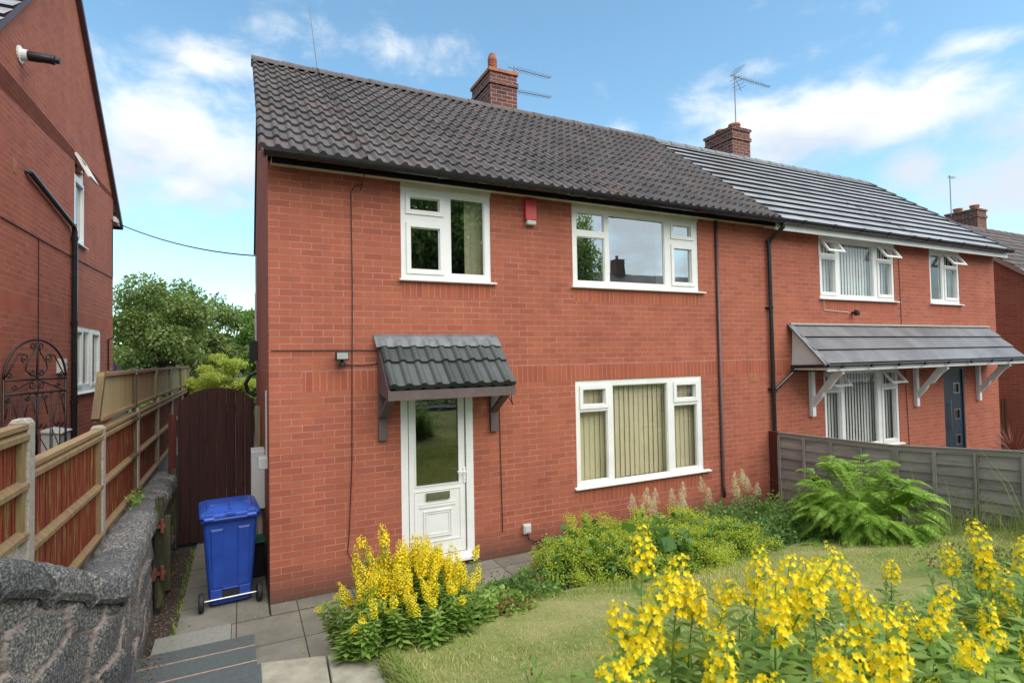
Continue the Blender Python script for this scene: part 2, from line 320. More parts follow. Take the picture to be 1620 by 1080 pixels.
# ------------------------------------------------------------------ mesh helpers
class MB:
    def __init__(s): s.v = []; s.f = []; s.mi = []; s.uv = []
    def add(s, vs, fs, mi=0, uvs=None):
        o = len(s.v); s.v += [tuple(p) for p in vs]
        for k, f in enumerate(fs):
            s.f.append(tuple(i+o for i in f)); s.mi.append(mi if isinstance(mi, int) else mi[k])
            s.uv.append(uvs[k] if uvs else None)
    def quad(s, a, b, c, d, mi=0, uv=None): s.add([a, b, c, d], [(0, 1, 2, 3)], mi, [uv] if uv else None)
    def box(s, x0, x1, y0, y1, z0, z1, mi=0, M=None, long='z'):
        P = [(x, y, z) for z in (z0, z1) for y in (y0, y1) for x in (x0, x1)]
        F = [(0, 2, 3, 1), (4, 5, 7, 6), (0, 1, 5, 4), (2, 6, 7, 3), (0, 4, 6, 2), (1, 3, 7, 5)]
        uvs = []
        for f in F:
            l = []
            for i in f:
                x, y, z = P[i]
                a, b_ = {'z': ((x+y), z), 'x': ((z+y), x), 'y': ((x+z), y)}[long]
                l.append((a, b_))
            uvs.append(l)
        if M is not None: P = [tuple(M @ Vector(p)) for p in P]
        s.add(P, F, mi, uvs)
    def bar(s, a, b, w, h, mi=0, upv=(0, 0, 1)):
        a = Vector(a); b = Vector(b); d = b-a; L = d.length; z = d.normalized(); x = Vector(upv).cross(z)
        if x.length < 1e-4: x = Vector((1, 0, 0)).cross(z)
        x.normalize(); y = z.cross(x)
        M = Matrix((x, y, z)).transposed().to_4x4(); M.translation = a
        s.box(-w/2, w/2, -h/2, h/2, 0, L, mi, M)
    def tube(s, pts, r, n=8, mi=0, cap=True):
        pts = [Vector(p) for p in pts]; rs = r if isinstance(r, (list, tuple)) else [r]*len(pts)
        vs = []; fs = []; prev = None
        for i, p in enumerate(pts):
            d = (pts[min(i+1, len(pts)-1)]-pts[max(i-1, 0)]).normalized()
            if prev is None:
                x = d.orthogonal().normalized()
            else:
                x = prev-d*prev.dot(d)
                x = x.normalized() if x.length > 1e-6 else d.orthogonal().normalized()
            prev = x; y = d.cross(x)
            for k in range(n):
                a = 2*math.pi*k/n; vs.append(p+(x*math.cos(a)+y*math.sin(a))*rs[i])
        for i in range(len(pts)-1):
            for k in range(n): fs.append((i*n+k, i*n+(k+1) % n, (i+1)*n+(k+1) % n, (i+1)*n+k))
        if cap: fs.append(tuple(range(n-1, -1, -1))); fs.append(tuple((len(pts)-1)*n+k for k in range(n)))
        s.add(vs, fs, mi)
    def prism(s, poly, axis, a0, a1, mi=0):
        # poly = 2D points; extruded along axis
        n = len(poly)
        def P(u, v, a): return {'x': (a, u, v), 'y': (u, a, v), 'z': (u, v, a)}[axis]
        vs = [P(u, v, a0) for u, v in poly]+[P(u, v, a1) for u, v in poly]
        fs = [tuple(range(n)), tuple(range(2*n-1, n-1, -1))]+[(i, i+n, (i+1) % n+n, (i+1) % n) for i in range(n)]
        uvs = [[(vs[i][0]+vs[i][1], vs[i][2]) for i in f] for f in fs]
        s.add(vs, fs, mi, uvs)
    def lathe(s, prof, c, n=20, mi=0, axis='z'):
        vs = []; fs = []
        for r, h in prof:
            for k in range(n):
                a = 2*math.pi*k/n
                p = {'z': (r*math.cos(a), r*math.sin(a), h), 'x': (h, r*math.cos(a), r*math.sin(a)), 'y': (r*math.cos(a), h, r*math.sin(a))}[axis]
                vs.append((p[0]+c[0], p[1]+c[1], p[2]+c[2]))
        for i in range(len(prof)-1):
            for k in range(n): fs.append((i*n+k, i*n+(k+1) % n, (i+1)*n+(k+1) % n, (i+1)*n+k))
        s.add(vs, fs, mi)
    def build(s, name, mats, parent=None, smooth=False, bevel=0, loc=None):
        if isinstance(mats, str): mats = [mats]
        me = bpy.data.meshes.new(name); me.from_pydata(s.v, [], s.f)
        for m_ in mats: me.materials.append(MATS[m_])
        me.polygons.foreach_set('material_index', s.mi)
        if any(u is not None for u in s.uv):
            ul = me.uv_layers.new(name='UVMap'); flat = []
            for f, u in zip(s.f, s.uv):
                flat += [c for p in (u if u else [(0, 0)]*len(f)) for c in p]
            ul.data.foreach_set('uv', flat)
        if smooth: me.polygons.foreach_set('use_smooth', [True]*len(s.f))
        me.update()
        o = bpy.data.objects.new(name, me); COL.objects.link(o)
        if parent is not None: o.parent = parent
        if loc: o.location = loc
        if bevel:
            bm_ = o.modifiers.new('bevel', 'BEVEL'); bm_.width = bevel; bm_.segments = 2; bm_.limit_method = 'ANGLE'
        return o
def npmesh(name, V, F, mats, parent=None, mi=None, smooth=False, attrs=None, loc=None):
    V = np.asarray(V, dtype=np.float32).reshape(-1, 3); F = np.asarray(F, dtype=np.int32); k = F.shape[1]
    me = bpy.data.meshes.new(name); me.vertices.add(len(V)); me.vertices.foreach_set('co', V.ravel())
    me.loops.add(F.size); me.loops.foreach_set('vertex_index', F.ravel())
    me.polygons.add(len(F)); me.polygons.foreach_set('loop_start', np.arange(0, F.size, k, dtype=np.int32)); 
    if isinstance(mats, str): mats = [mats]
    for m_ in mats: me.materials.append(MATS[m_])
    if mi is not None: me.polygons.foreach_set('material_index', np.asarray(mi, dtype=np.int32))
    if smooth: me.polygons.foreach_set('use_smooth', np.ones(len(F), dtype=bool))
    if attrs:
        for an, av in attrs.items():
            a = me.attributes.new(an, 'FLOAT', 'POINT'); a.data.foreach_set('value', np.asarray(av, dtype=np.float32))
    me.update(calc_edges=True); me.validate()
    o = bpy.data.objects.new(name, me); COL.objects.link(o)
    if parent is not None: o.parent = parent
    if loc: o.location = loc
    return o
def tag(o, label, cat, group=None):
    o['label'] = label; o['category'] = cat
    if group: o['group'] = group
    return o
def thing(name, label, cat, loc=(0, 0, 0), rz=0, group=None):
    o = bpy.data.objects.new(name, None); o.empty_display_size = .2; COL.objects.link(o); o.location = loc; o.rotation_euler = (0, 0, rz)
    return tag(o, label, cat, group)
def struct(o): o['kind'] = 'structure'; return o

def leaf_quads(P, D, Nn, L, W):
    """folded leaf: rhombus quads. P base, D direction, Nn normal, L length, W width arrays"""
    S = np.cross(D, Nn); S /= np.linalg.norm(S, axis=1, keepdims=True)+1e-9
    L = np.asarray(L).reshape(-1, 1); W = np.asarray(W).reshape(-1, 1)
    mid = P+D*L*.45
    V = np.stack([P, mid+S*W*.5+Nn*W*.12, P+D*L, mid-S*W*.5+Nn*W*.12], axis=1)
    n = len(P); F = np.arange(4*n).reshape(n, 4)
    return V.reshape(-1, 3), F
def unit(a): return a/(np.linalg.norm(a, axis=-1, keepdims=True)+1e-9)
def rdir(n, bias=(0, 0, 0)): return unit(rng.normal(size=(n, 3))+np.array(bias))
class NP:
    def __init__(s): s.V = []; s.F = []; s.M = []; s.n = 0
    def add(s, V, F, mi=0):
        s.V.append(V); s.F.append(F+s.n); s.n += len(V); s.M.append(np.full(len(F), mi))
    def leaves(s, P, D, Nn, L, W, mi=0): s.add(*leaf_quads(P, D, Nn, L, W), mi)
    def build(s, name, mats, parent=None, loc=None):
        return npmesh(name, np.concatenate(s.V), np.concatenate(s.F), mats, parent, np.concatenate(s.M), loc=loc)
def tube_np(pts, r, n=4):
    mb = MB(); mb.tube(pts, r, n, cap=False)
    return np.array(mb.v), np.array(mb.f)

# ------------------------------------------------------------------ ground
def zg(x, y):
    t = max(0., -y-.85)
    return min(.03+.19*t, 1.2)
def ground_z(x, y):
    if x < -1.29 and y > -2.25: return .75
    if x < .77 and y > -3.3: return -.03
    if x < .0 and y > -3.6: return .25 if x > -1.29 else .2
    if y > -.9: return -.03
    if x > 7.8 and x < 16 and y > -6.5: return min(zg(x, y), .25)
    if y > 6: return -.03-.06*(y-6) if y < 40 else -2.07
    return zg(x, y)-.02
gx = sorted(set([.765, .785, -400, -120, -40, -15, -8, -5, -3, -2, -1.30, -1.28, -.06, -.05]+[i*.6 for i in range(1, 13)]+[7.79, 7.8, 9, 12, 16, 16.01, 20, 30, 60, 150, 400]))
gy = sorted(set([-400, -120, -60, -30, -15, -10, -8, -7, -6.3, -5.5, -5, -4.4, -3.8, -3.61, -3.6, -3.2, -2.8, -2.26, -2.24, -1.9, -1.5, -1.2, -.91, -.9, 0, 2, 4, 6, 8, 12, 20, 40, 80, 200, 400]))
mb = MB(); nx = len(gx)
vs = [(x, y, ground_z(x, y)) for y in gy for x in gx]
fs = [(j*nx+i, j*nx+i+1, (j+1)*nx+i+1, (j+1)*nx+i) for j in range(len(gy)-1) for i in range(nx-1)]
mb.add(vs, fs); struct(mb.build('ground', 'soil'))
# road beyond the camera
mb = MB(); mb.box(-60, 60, -15.5, -9.5, 1.19, 1.215); struct(mb.build('road', 'road_tarmac'))
# lawn sheet
mb = MB(); xs = [.70+i*.26 for i in range(29)]; ys = [-1.55-.25*j for j in range(24)]
def lawn_ok(x, y): return True
V = []; 
for y in ys:
    for x in xs: V.append((min(x, 7.72), y, zg(x, y)+.012+.02*math.sin(x*1.7+y)*math.sin(y*2.1)))
F = [(j*29+i, j*29+i+1, (j+1)*29+i+1, (j+1)*29+i)[::-1] for j in range(23) for i in range(28)]
for j in range(23):
    a_, b_ = V[j*29], V[(j+1)*29]; mb.quad(a_, (a_[0]-.03, a_[1], -.04), (b_[0]-.03, b_[1], -.04), b_)
mb.add(V, F); struct(mb.build('lawn', 'lawn_turf', smooth=True))
# flagged path down the side passage and in front of the door
mb = MB()
def flags(x0, x1, y0, y1, z): mb.add([(x0, y0, z-.05), (x1, y0, z-.05), (x1, y1, z-.05), (x0, y1, z-.05), (x0, y0, z), (x1, y0, z), (x1, y1, z), (x0, y1, z)],
    [(4, 5, 6, 7), (0, 1, 5, 4), (1, 2, 6, 5), (2, 3, 7, 6), (3, 0, 4, 7)], 0, [[(x0+.32, y0+.3), (x1+.32, y0+.3), (x1+.32, y1+.3), (x0+.32, y1+.3)]]+[[(0, 0)]*4]*4)
flags(-.84, -.02, -.28, 6.4, .0); flags(-.36, 1.0, -1.9, -.29, .002); flags(1.01, 3.5, -.86, -.02, .03)
flags(-.0, 1.0, -.28, -.02, .002)
struct(mb.build('path', 'paving_flags'))
# steps up to the street
mb = MB()
mb.box(-1.0, -.365, -.62, -.30, -.02, .012, 1)
mb.box(-1.06, -.17, -1.49, -.95, -.02, .15, 0); mb.box(-1.07, -.168, -1.235, -1.165, .14, .156, 2)
mb.box(-1.05, -.17, -2.12, -1.50, -.02, .30, 0); mb.box(-1.05, -.168, -1.765, -1.75, .29, .304, 2)
mb.box(-1.04, -.15, -2.8, -2.13, -.02, .45, 0)
mb.box(-1.04, -.15, -3.5, -2.81, -.02, .60, 0); mb.box(-1.04, -.15, -4.2, -3.51, -.02, .75, 0)
struct(mb.build('steps', ['dark_slab', 'pale_slab', 'pink_mortar'], bevel=.006))
mb = MB()
mb.prism([(-.14, -1.60), (.34, -1.73), (.31, -2.28), (-.14, -2.28)], 'z', 0, .20)
mb.prism([(.35, -1.735), (.765, -1.84), (.74, -2.30), (.32, -2.285)], 'z', 0, .207)
mb.prism([(-.14, -2.29), (.31, -2.295), (.74, -2.31), (.72, -3.1), (-.14, -3.1)], 'z', 0, .225)
struct(mb.build('slab_edging', 'stone_slab', bevel=.012))
mb = MB(); vs = [(1.02, -1.78, .24)]; fs = []
for k in range(24):
    a = 2*math.pi*k/24; q = 1+.08*math.sin(3*a+1)
    vs.append((1.02+.46*q*math.cos(a), -1.75+.34*q*math.sin(a), .17)); 
for k in range(24):
    a = 2*math.pi*k/24; q = 1+.08*math.sin(3*a+1); vs.append((1.04+.66*q*math.cos(a), -1.72+.47*q*math.sin(a), -.02))
for k in range(24): k2 = (k+1) % 24; fs += [(0, 1+k, 1+k2), (1+k, 25+k, 25+k2, 1+k2)]
mb.add(vs, fs); struct(mb.build('flower_bed', 'soil', smooth=True))
# street pavement to stand on
mb = MB(); mb.box(-60, 60, -9.5, -7.6, 1.0, 1.27); struct(mb.build('pavement', 'pale_slab'))

# ------------------------------------------------------------------ house building functions
def wall_grid(mb, P, u0, u1, v0, v1, holes=(), soldiers=(), depth=.11):
    """P(u,v,d)->xyz (d inward). holes/soldiers = (u0,u1,v0,v1)"""
    us = sorted(set([u0, u1]+[a for h in list(holes)+list(soldiers) for a in h[:2] if u0 <= a <= u1]))
    vs_ = sorted(set([v0, v1]+[a for h in list(holes)+list(soldiers) for a in h[2:] if v0 <= a <= v1]))
    inside = lambda r, u, v: r[0] < u < r[1] and r[2] < v < r[3]
    for a, b in zip(us, us[1:]):
        for c, d in zip(vs_, vs_[1:]):
            um, vm = (a+b)/2, (c+d)/2
            if any(inside(h, um, vm) for h in holes): continue
            so_ = [s for s in soldiers if inside(s, um, vm)]
            off = so_[0][2] if so_ else 0
            uv = [(a, c-off), (b, c-off), (b, d-off), (a, d-off)]
            mb.quad(P(a, c, 0), P(b, c, 0), P(b, d, 0), P(a, d, 0), 1 if so_ else 0, uv)
    for (a, b, c, d) in holes:
        for (p, q) in (((a, c), (a, d)), ((a, d), (b, d)), ((b, d), (b, c)), ((b, c), (a, c))):
            mb.quad(P(*p, 0), P(*q, 0), P(*q, depth), P(*p, depth), 0, [(0, p[1]), (0, q[1]), (.1, q[1]), (.1, p[1])])
def holed(mb, P, u0, u1, v0, v1, holes, d0, d1, mi=0):
    """solid plate with rectangular holes between depth d0 (front) and d1"""
    us = sorted(set([u0, u1]+[a for h in holes for a in h[:2]])); vs_ = sorted(set([v0, v1]+[a for h in holes for a in h[2:4]]))
    for a, b in zip(us, us[1:]):
        for c, d in zip(vs_, vs_[1:]):
            um, vm = (a+b)/2, (c+d)/2
            if any(h[0] < um < h[1] and h[2] < vm < h[3] for h in holes): continue
            mb.quad(P(a, c, d0), P(b, c, d0), P(b, d, d0), P(a, d, d0), mi); mb.quad(P(a, c, d1), P(a, d, d1), P(b, d, d1), P(b, c, d1), mi)
    for (a, b, c, d) in [(u0, u1, v0, v1)]+[h[:4] for h in holes]:
        for (p, q) in (((a, c), (a, d)), ((a, d), (b, d)), ((b, d), (b, c)), ((b, c), (a, c))):
            mb.quad(P(*p, d0), P(*q, d0), P(*q, d1), P(*p, d1), mi)
def PF(Y): return lambda u, v, d: (u, Y+d, v)              # wall facing -y
def window(house, P, rect, panes, sashes=(), sill=None, blind=None, label=None, front=.012, frame_mat='white_plastic', head=None, name='window', sash_open=(), glass='window_glass', bd=.14):
    x0, x1, z0, z1 = rect; mb = MB()
    allp = list(panes)+list(sash_open)
    holed(mb, P, x0, x1, z0, z1, allp, front, front+.07)
    w_ = .052
    for (a, b, c, d) in sashes:                                   # raised opener borders
        holed(mb, P, a-w_, b+w_, c-w_, d+w_, [(a+.001, b-.001, c+.001, d-.001)], front-.016, front-.001)
    for (a, b, c, d) in panes:                                     # bead round the glass
        holed(mb, P, a, b, c, d, [(a+.012, b-.012, c+.012, d-.012)], front+.014, front+.03)
    f = mb.build(name, frame_mat, house)
    if label: f['label'] = label
    g = MB()
    for (a, b, c, d) in panes: g.quad(P(a, c, front+.028), P(b, c, front+.028), P(b, d, front+.028), P(a, d, front+.028))
    if panes: g.build('glass', glass, f)
    if sill:
        s = MB(); a, b, zt = sill
        pts = [(-.055, zt-.022), (-.055, zt-.006), (front+.002, zt+.008), (front+.002, zt-.03), (-.04, zt-.03)]
        n = len(pts); vs = [P(a, v, d) for d, v in pts]+[P(b, v, d) for d, v in pts]
        s.add(vs, [tuple(range(n)), tuple(range(2*n-1, n-1, -1))]+[(i, i+n, (i+1) % n+n, (i+1) % n) for i in range(n)])
        s.build('sill', frame_mat, f)
    if blind:
        for bl in blind:
            a, b, c, d, kind = bl[:5]; s = MB()
            if kind == 'vert':
                st = .089; n = int((b-a)/st)+1
                for i in range(n):
                    u = a+i*st; an = R((bl[5] if len(bl) > 5 else 12)*.6)+random.uniform(-.06, .06)
                    du = .0475*math.cos(an); dd = .0475*math.sin(an); uc = min(u+.045, b-.03)
                    s.quad(P(uc-du, c+random.uniform(0, .01), bd-dd), P(uc+du, c+random.uniform(0, .01), bd+dd), P(uc+du, d, bd+dd), P(uc-du, d, bd-dd))
                mtl = bl[6] if len(bl) > 6 else 'blind_fabric'
                s.build('blind', mtl, f)
            else:
                s.quad(P(a, c, bd), P(b, c, bd), P(b, d, bd), P(a, d, bd)); s.build('blind', bl[6], f)
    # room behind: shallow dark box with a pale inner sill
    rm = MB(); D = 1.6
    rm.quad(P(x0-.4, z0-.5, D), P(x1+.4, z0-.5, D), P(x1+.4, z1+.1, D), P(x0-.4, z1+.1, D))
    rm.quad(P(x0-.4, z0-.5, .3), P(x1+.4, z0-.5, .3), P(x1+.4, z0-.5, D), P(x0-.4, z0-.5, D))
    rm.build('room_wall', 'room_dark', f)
    return f
def open_vent(f, P, rect, ang, swing=1, axis='top'):
    """top-hung vent sash swung outwards"""
    a, b, c, d = rect; mb = MB(); g = MB(); s_, c_ = math.sin(R(ang)), math.cos(R(ang))
    def Q(u, v, dd):
        h = d-v; return P(u, d-h*c_+dd*s_*-1*0, -h*s_+dd*c_-.0)
    holed(mb, Q, a, b, c, d, [(a+.05, b-.05, c+.05, d-.05)], -.03, .02)
    o = mb.build('vent_sash', 'white_plastic', f)
    g.quad(Q(a+.05, c+.05, 0), Q(b-.05, c+.05, 0), Q(b-.05, d-.05, 0), Q(a+.05, d-.05, 0)); g.build('vent_glass', 'window_glass', f)

def tiled_slope(mb, x0, x1, yE, zE, yR, zR, rows, kind='roll', per=.150, lift=.030, tw=.30, amp=.034, T=None, mi=0, row0=0):
    """courses of interlocking tiles from eave to ridge"""
    L = math.hypot(yR-yE, zR-zE); cy, cz = (yR-yE)/L, (zR-zE)/L; ny, nz = -cz, cy
    if yR < yE: ny, nz = cz, -cy
    n = max(2, int(round((x1-x0)/per)))*(10 if kind == 'roll' else 1)
    if kind == 'flat': n = int(round((x1-x0)/tw))
    xs_ = np.linspace(x0, x1, n+1)
    if kind == 'roll':
        ph = ((xs_-x0)/per) % 1.0
        prof = np.where(ph < .52, amp*np.sin(np.pi*ph/.52)**.8, 0)-.004*np.sin(np.pi*(ph-.52)/.48)*(ph > .52)
    else: prof = np.zeros(n+1)
    vs = []; fs = []; uvs = []
    m_ = n+1
    for r in range(rows):
        s0 = L*r/rows; s1 = L*(r+1)/rows
        jit = np.repeat(rng.normal(0, .0022 if kind == 'roll' else .0008, n//10+2), 10)[:m_] if kind == 'roll' else rng.normal(0, .0008, m_)
        js = np.repeat(rng.normal(0, .004, n//20+2), 20)[:m_] if kind == 'roll' else np.zeros(m_)
        for (s_, h) in ((s0, -.006 if r else -.05), (s0, lift), (s1, 0.)):
            for i in range(m_):
                hh = prof[i]+h+(jit[i] if h == lift else 0); ss = s_+(js[i]-.0 if s_ == s0 and r else 0)
                vs.append((xs_[i], yE+cy*ss+ny*hh, zE+cz*ss+nz*hh))
        o = r*3*m_
        for i in range(n):
            u0, u1 = (xs_[i]-x0)/tw, (xs_[i+1]-x0)/tw
            fs.append((o+i, o+i+1, o+m_+i+1, o+m_+i)); uvs.append([(u0+.001, r+.5)]*4)
            fs.append((o+m_+i, o+m_+i+1, o+2*m_+i+1, o+2*m_+i)); um = (u0+u1)/2; uvs.append([(um, r+row0+.5)]*4)
    if T is not None: vs = [tuple(T @ Vector(v)) for v in vs]
    mis = [mi, mi]*(len(fs)//2)
    if kind == 'flat': mis = [mi+1, mi]*(len(fs)//2)  # front face of each course painted dark as the shadow line
    mb.add(vs, fs, mis, uvs)

def chimney(house, x0, x1, y0, y1, z0, z1, pots, flash=True):
    mb = MB()
    def bx(a, b, c, d, e, f): 
        P = [(x, y, z) for z in (e, f) for y in (c, d) for x in (a, b)]
        F = [(0, 1, 5, 4), (1, 3, 7, 5), (3, 2, 6, 7), (2, 0, 4, 6), (4, 5, 7, 6)]
        uv = [[(P[i][0], P[i][2]) for i in F[0]], [(P[i][1], P[i][2]) for i in F[1]], [(P[i][0], P[i][2]) for i in F[2]], [(P[i][1], P[i][2]) for i in F[3]], [(P[i][0], P[i][1]) for i in F[4]]]
        mb.add(P, F, 0, uv)
    bx(x0, x1, y0, y1, z0, z1-.30); bx(x0-.025, x1+.025, y0-.025, y1+.025, z1-.30, z1-.22); bx(x0+.0, x1-.0, y0+.0, y1, z1-.22, z1-.06)
    c = mb.build('chimney', 'old_brick', house)
    t_ = MB(); t_.box(x0-.03, x1+.03, y0-.03, y1+.03, z1-.06, z1); t_.build('chimney_cap', 'terracotta' if pots[0][3] == 'vent' else 'old_brick', c)
    f = MB(); f.prism([(0, 0)]*0 or [(y0-.012, z0), (y1+.012, z0), (y1+.012, z0+.0+.16), (y0-.012, z0+.16)], 'x', x0-.012, x1+.012); f.build('flashing', 'lead_flashing', c)
    for (px, py, h, kind) in pots:
        p = MB(); b = z1
        if kind == 'vent':
            prof = [(.105, b-.02), (.105, b+.10), (.09, b+.12), (.09, b+.13)]
            for k in range(6): z = b+.13+k*.03; prof += [(.075, z), (.075, z+.013), (.092, z+.014), (.092, z+.03)]
            prof += [(.095, b+.33), (.08, b+h-.04), (.06, b+h-.03), (.06, b+h), (.01, b+h+.01)]
        else: prof = [(.12, b-.02), (.125, b+h-.06), (.145, b+h-.05), (.145, b+h), (.10, b+h), (.09, b)]
        p.lathe(prof, (px, py, 0)); p.build('chimney_pot', 'terracotta', c, smooth=False)
    return c
def aerial(name, label, base, top, boomlen, n, ang, second=None, reflector=True, big=False, tilt=0):
    t = thing(name, label, 'aerial', base)
    B = Vector(base); m_ = MB(); m_.tube([(0, 0, 0), Vector(top)-B], .014, 6); m_.build('mast', 'aerial_metal', t)
    for k, (zt, bl, nn, tl) in enumerate([(top[2]-B.z-.06, boomlen, n, tilt)]+([second] if second else [])):
        tx, ty = top[0]-B.x, top[1]-B.y
        d = Vector((math.cos(R(ang)), math.sin(R(ang)), math.sin(R(tl)))); s = Vector((-d.y, d.x, 0)); o = Vector((tx, ty, zt)); b = MB()
        b.tube([o-d*.15, o+d*bl], .009, 5)
        for i in range(nn):
            c = o+d*(bl*(i+.5)/nn); l = .11-.002*i
            b.tube([c-s*l, c+s*l], .004, 4); 
            if big: b.tube([c-Vector((0, 0, .03)), c+Vector((0, 0, .03))], .006, 4)
        if reflector and k == 0 and big:
            for q in (-1, 1):
                for j in range(4): c = o+d*(.02)+Vector((0, 0, q*(.06+.07*j)))-d*(.0+.02*j)*-3; b.tube([c-s*.16, c+s*.16], .005, 4)
                b.tube([o, o+Vector((0, 0, q*.33))+d*.26], .007, 4)
        b.build('antenna', 'aerial_metal', t)
    return t

# ================================================================== MAIN HOUSE (brick semi, left half)
H1 = thing('semi_detached_house', 'red brick semi-detached house with brown ribbed roof tiles, red alarm box and white front door', 'house', (0, 0, 0))
P0 = PF(0.)
W1 = (1.46, 2.64, 3.55, 4.72); W2 = (3.885, 6.225, 3.56, 4.72); W3 = (3.885, 6.23, .765, 2.235); DR = (1.43, 2.35, .10, 2.20)
YR, ZR, YE, ZE = 2.85, 7.26, -.30, 4.79
SLP = (ZR-ZE)/(YR-YE)
PW = 7.72
mb = MB()
wall_grid(mb, P0, 0, PW, -.15, 4.76, [W1, W2, W3, DR],
          [(.3375, 1.43, 2.24, 2.465), (2.35, PW, 2.24, 2.465), (1.43, 2.35, 2.24, 2.465), (1.46, 2.64, 3.325, 3.55), (3.885, 6.225, 3.335, 3.56), (3.885, 6.23, .54, .765)])
# gable side wall
PS = lambda u, v, d: (0+d, u, v)
D1 = 5.75
wall_grid(mb, PS, 0, D1, -.15, 4.76, [], [(0, D1, 4.53, 4.755), (.3375, D1, 2.24, 2.465)])
def gable(mb, X, y0, yr, y1, z0, ze, zr, flip=1, T=None):
    pts = [(X, y0, z0), (X, y1, z0), (X, y1, ze), (X, yr, zr), (X, y0, ze)]
    uv = [(p[1], p[2]) for p in pts]
    mb.add(pts, [(0, 1, 2, 3, 4)], 0, [uv])
zf = lambda y: ZE+SLP*(y-YE)-.09
gable(mb, 0, 0, YR, D1, 4.76, zf(0), ZR-.10)
mb.quad((0, D1, -.2), (PW, D1, -.2), (PW, D1, 4.9), (0, D1, 4.9), 0, [(0, 0), (PW, 0), (PW, 5), (0, 5)])
mb.build('wall', ['brick', 'brick_soldier'], H1)
mb = MB(); tiled_slope(mb, -.10, PW+.10, YE, ZE, YR, ZR, 13)
mb.quad((-.03, YR, ZR), (PW+.1, YR, ZR), (PW+.1, 6.05, ZE), (-.03, 6.05, ZE), 0, [(0, 0), (26, 0), (26, 13), (0, 13)])
mb.build('roof', 'roof_tile', H1)
mb = MB()
def ridge(mb, x0, x1, y, z, T=None, st=.45):
    x = x0
    while x < x1-.01:
        xe = min(x+st, x1); n = 9; vs = []
        for xx, r in ((x, .125), (xe+.01, .115)):
            for k in range(n):
                a = math.pi*k/(n-1); vs.append((xx, y-math.cos(a)*r*1.0, z-.06+math.sin(a)*r*.95))
        fs = [(k, k+1, n+k+1, n+k) for k in range(n-1)]+[tuple(range(n))]+[tuple(range(2*n-1, n-1, -1))]
        if T is not None: vs = [tuple(T @ Vector(v)) for v in vs]
        mb.add(vs, fs); x += st
ridge(mb, -.11, PW+.1, YR, ZR+.02); mb.build('ridge_tiles', 'ridge_tile', H1, smooth=False)
mb = MB()   # verge undercloak and mortar
for (ya, za, yb, zb) in ((YE+.02, ZE-.045, YR, ZR-.045),):
    mb.bar((-.05, ya, za), (-.05, yb, zb), .09, .05, 0, (1, 0, 0))
mb.build('verge', 'pink_mortar', H1)
mb = MB(); mb.box(.03, PW, -.215, -.002, 4.715, 4.745); mb.box(W1[0], W1[1], -.012, .1, 4.66, 4.714); mb.box(W2[0], W2[1], -.012, .1, 4.665, 4.714); mb.build('soffit', 'cream_board', H1)
mb = MB(); mb.box(.03, PW+.02, -.24, -.216, 4.675, 4.80); mb.build('fascia', 'black_board', H1)
def gutter(house, x0, x1, y, z, brackets, mat='black_plastic'):
    mb = MB(); n = 9; vs = []
    for xx in (x0, x1):
        for rr in (.066, .060):
            for k in range(n): a = math.pi*k/(n-1); vs.append((xx, y-math.cos(a)*rr, z-math.sin(a)*rr*1.0))
    fs = [(k, k+1, 2*n+k+1, 2*n+k) for k in range(n-1)]+[(n+k+1, n+k, 3*n+k, 3*n+k+1) for k in range(n-1)]+[(0, 2*n, 3*n, n), (n-1, 2*n-1, 4*n-1, 3*n-1)]
    fs += [tuple(range(n)), tuple(range(3*n-1, 2*n-1, -1))]
    mb.add(vs, fs)
    for b in brackets:
        vs = []
        for xx in (b-.035, b+.035):
            for k in range(n): a = math.pi*k/(n-1); vs.append((xx, y-math.cos(a)*.076, z+.006-math.sin(a)*.078))
        mb.add(vs, [(k, k+1, n+k+1, n+k) for k in range(n-1)]+[tuple(range(n)), tuple(range(2*n-1, n-1, -1))])
        mb.box(b-.02, b+.02, y+.05, y+.075, z-.06, z+.0)
    return mb.build('gutter', mat, house)
gutter(H1, -.05, PW+.08, -.335, 4.772, [.32, .95, 1.85, 2.75, 3.7, 3.95, 4.9, 5.9, 6.8, 7.5])
# windows
w1 = window(H1, P0, (W1[0], W1[1], W1[2], 4.66), [(1.575, 1.955, 4.39, 4.55), (1.58, 1.955, 3.665, 4.185), (2.095, 2.56, 3.63, 4.595)],
            sashes=[(1.575, 1.955, 4.39, 4.55), (1.58, 1.955, 3.665, 4.185)], sill=(1.43, 2.70, 3.545),
            blind=[(2.33, 2.60, 3.57, 4.64, 'vert', 10), (1.54, 1.615, 3.6, 4.3, 'vert', 50)], glass='clear_glass')
w2 = window(H1, P0, (W2[0], W2[1], W2[2], 4.665), [(3.965, 4.44, 4.35, 4.61), (3.965, 4.44, 3.63, 4.265), (4.52, 5.555, 3.635, 4.615), (5.73, 6.09, 4.41, 4.575), (5.73, 6.09, 3.685, 4.215)],
            sashes=[(5.73, 6.09, 4.41, 4.575), (5.73, 6.09, 3.685, 4.215)], sill=(3.85, 6.33, 3.555), blind=[(5.62, 6.2, 3.6, 4.6, 'plain', 0, 'blind_pale')], glass='bright_glass', bd=.3)
w3 = window(H1, P0, W3, [(4.01, 4.39, 1.89, 2.11), (3.955, 4.43, .83, 1.80), (4.525, 5.54, .80, 2.15), (5.71, 6.10, 1.90, 2.11), (5.665, 6.13, .83, 1.80)],
            sashes=[(4.01, 4.39, 1.89, 2.11), (5.71, 6.10, 1.90, 2.11)], sill=(3.84, 6.34, .765),
            blind=[(3.93, 6.2, .79, 2.19, 'vert', 14)])
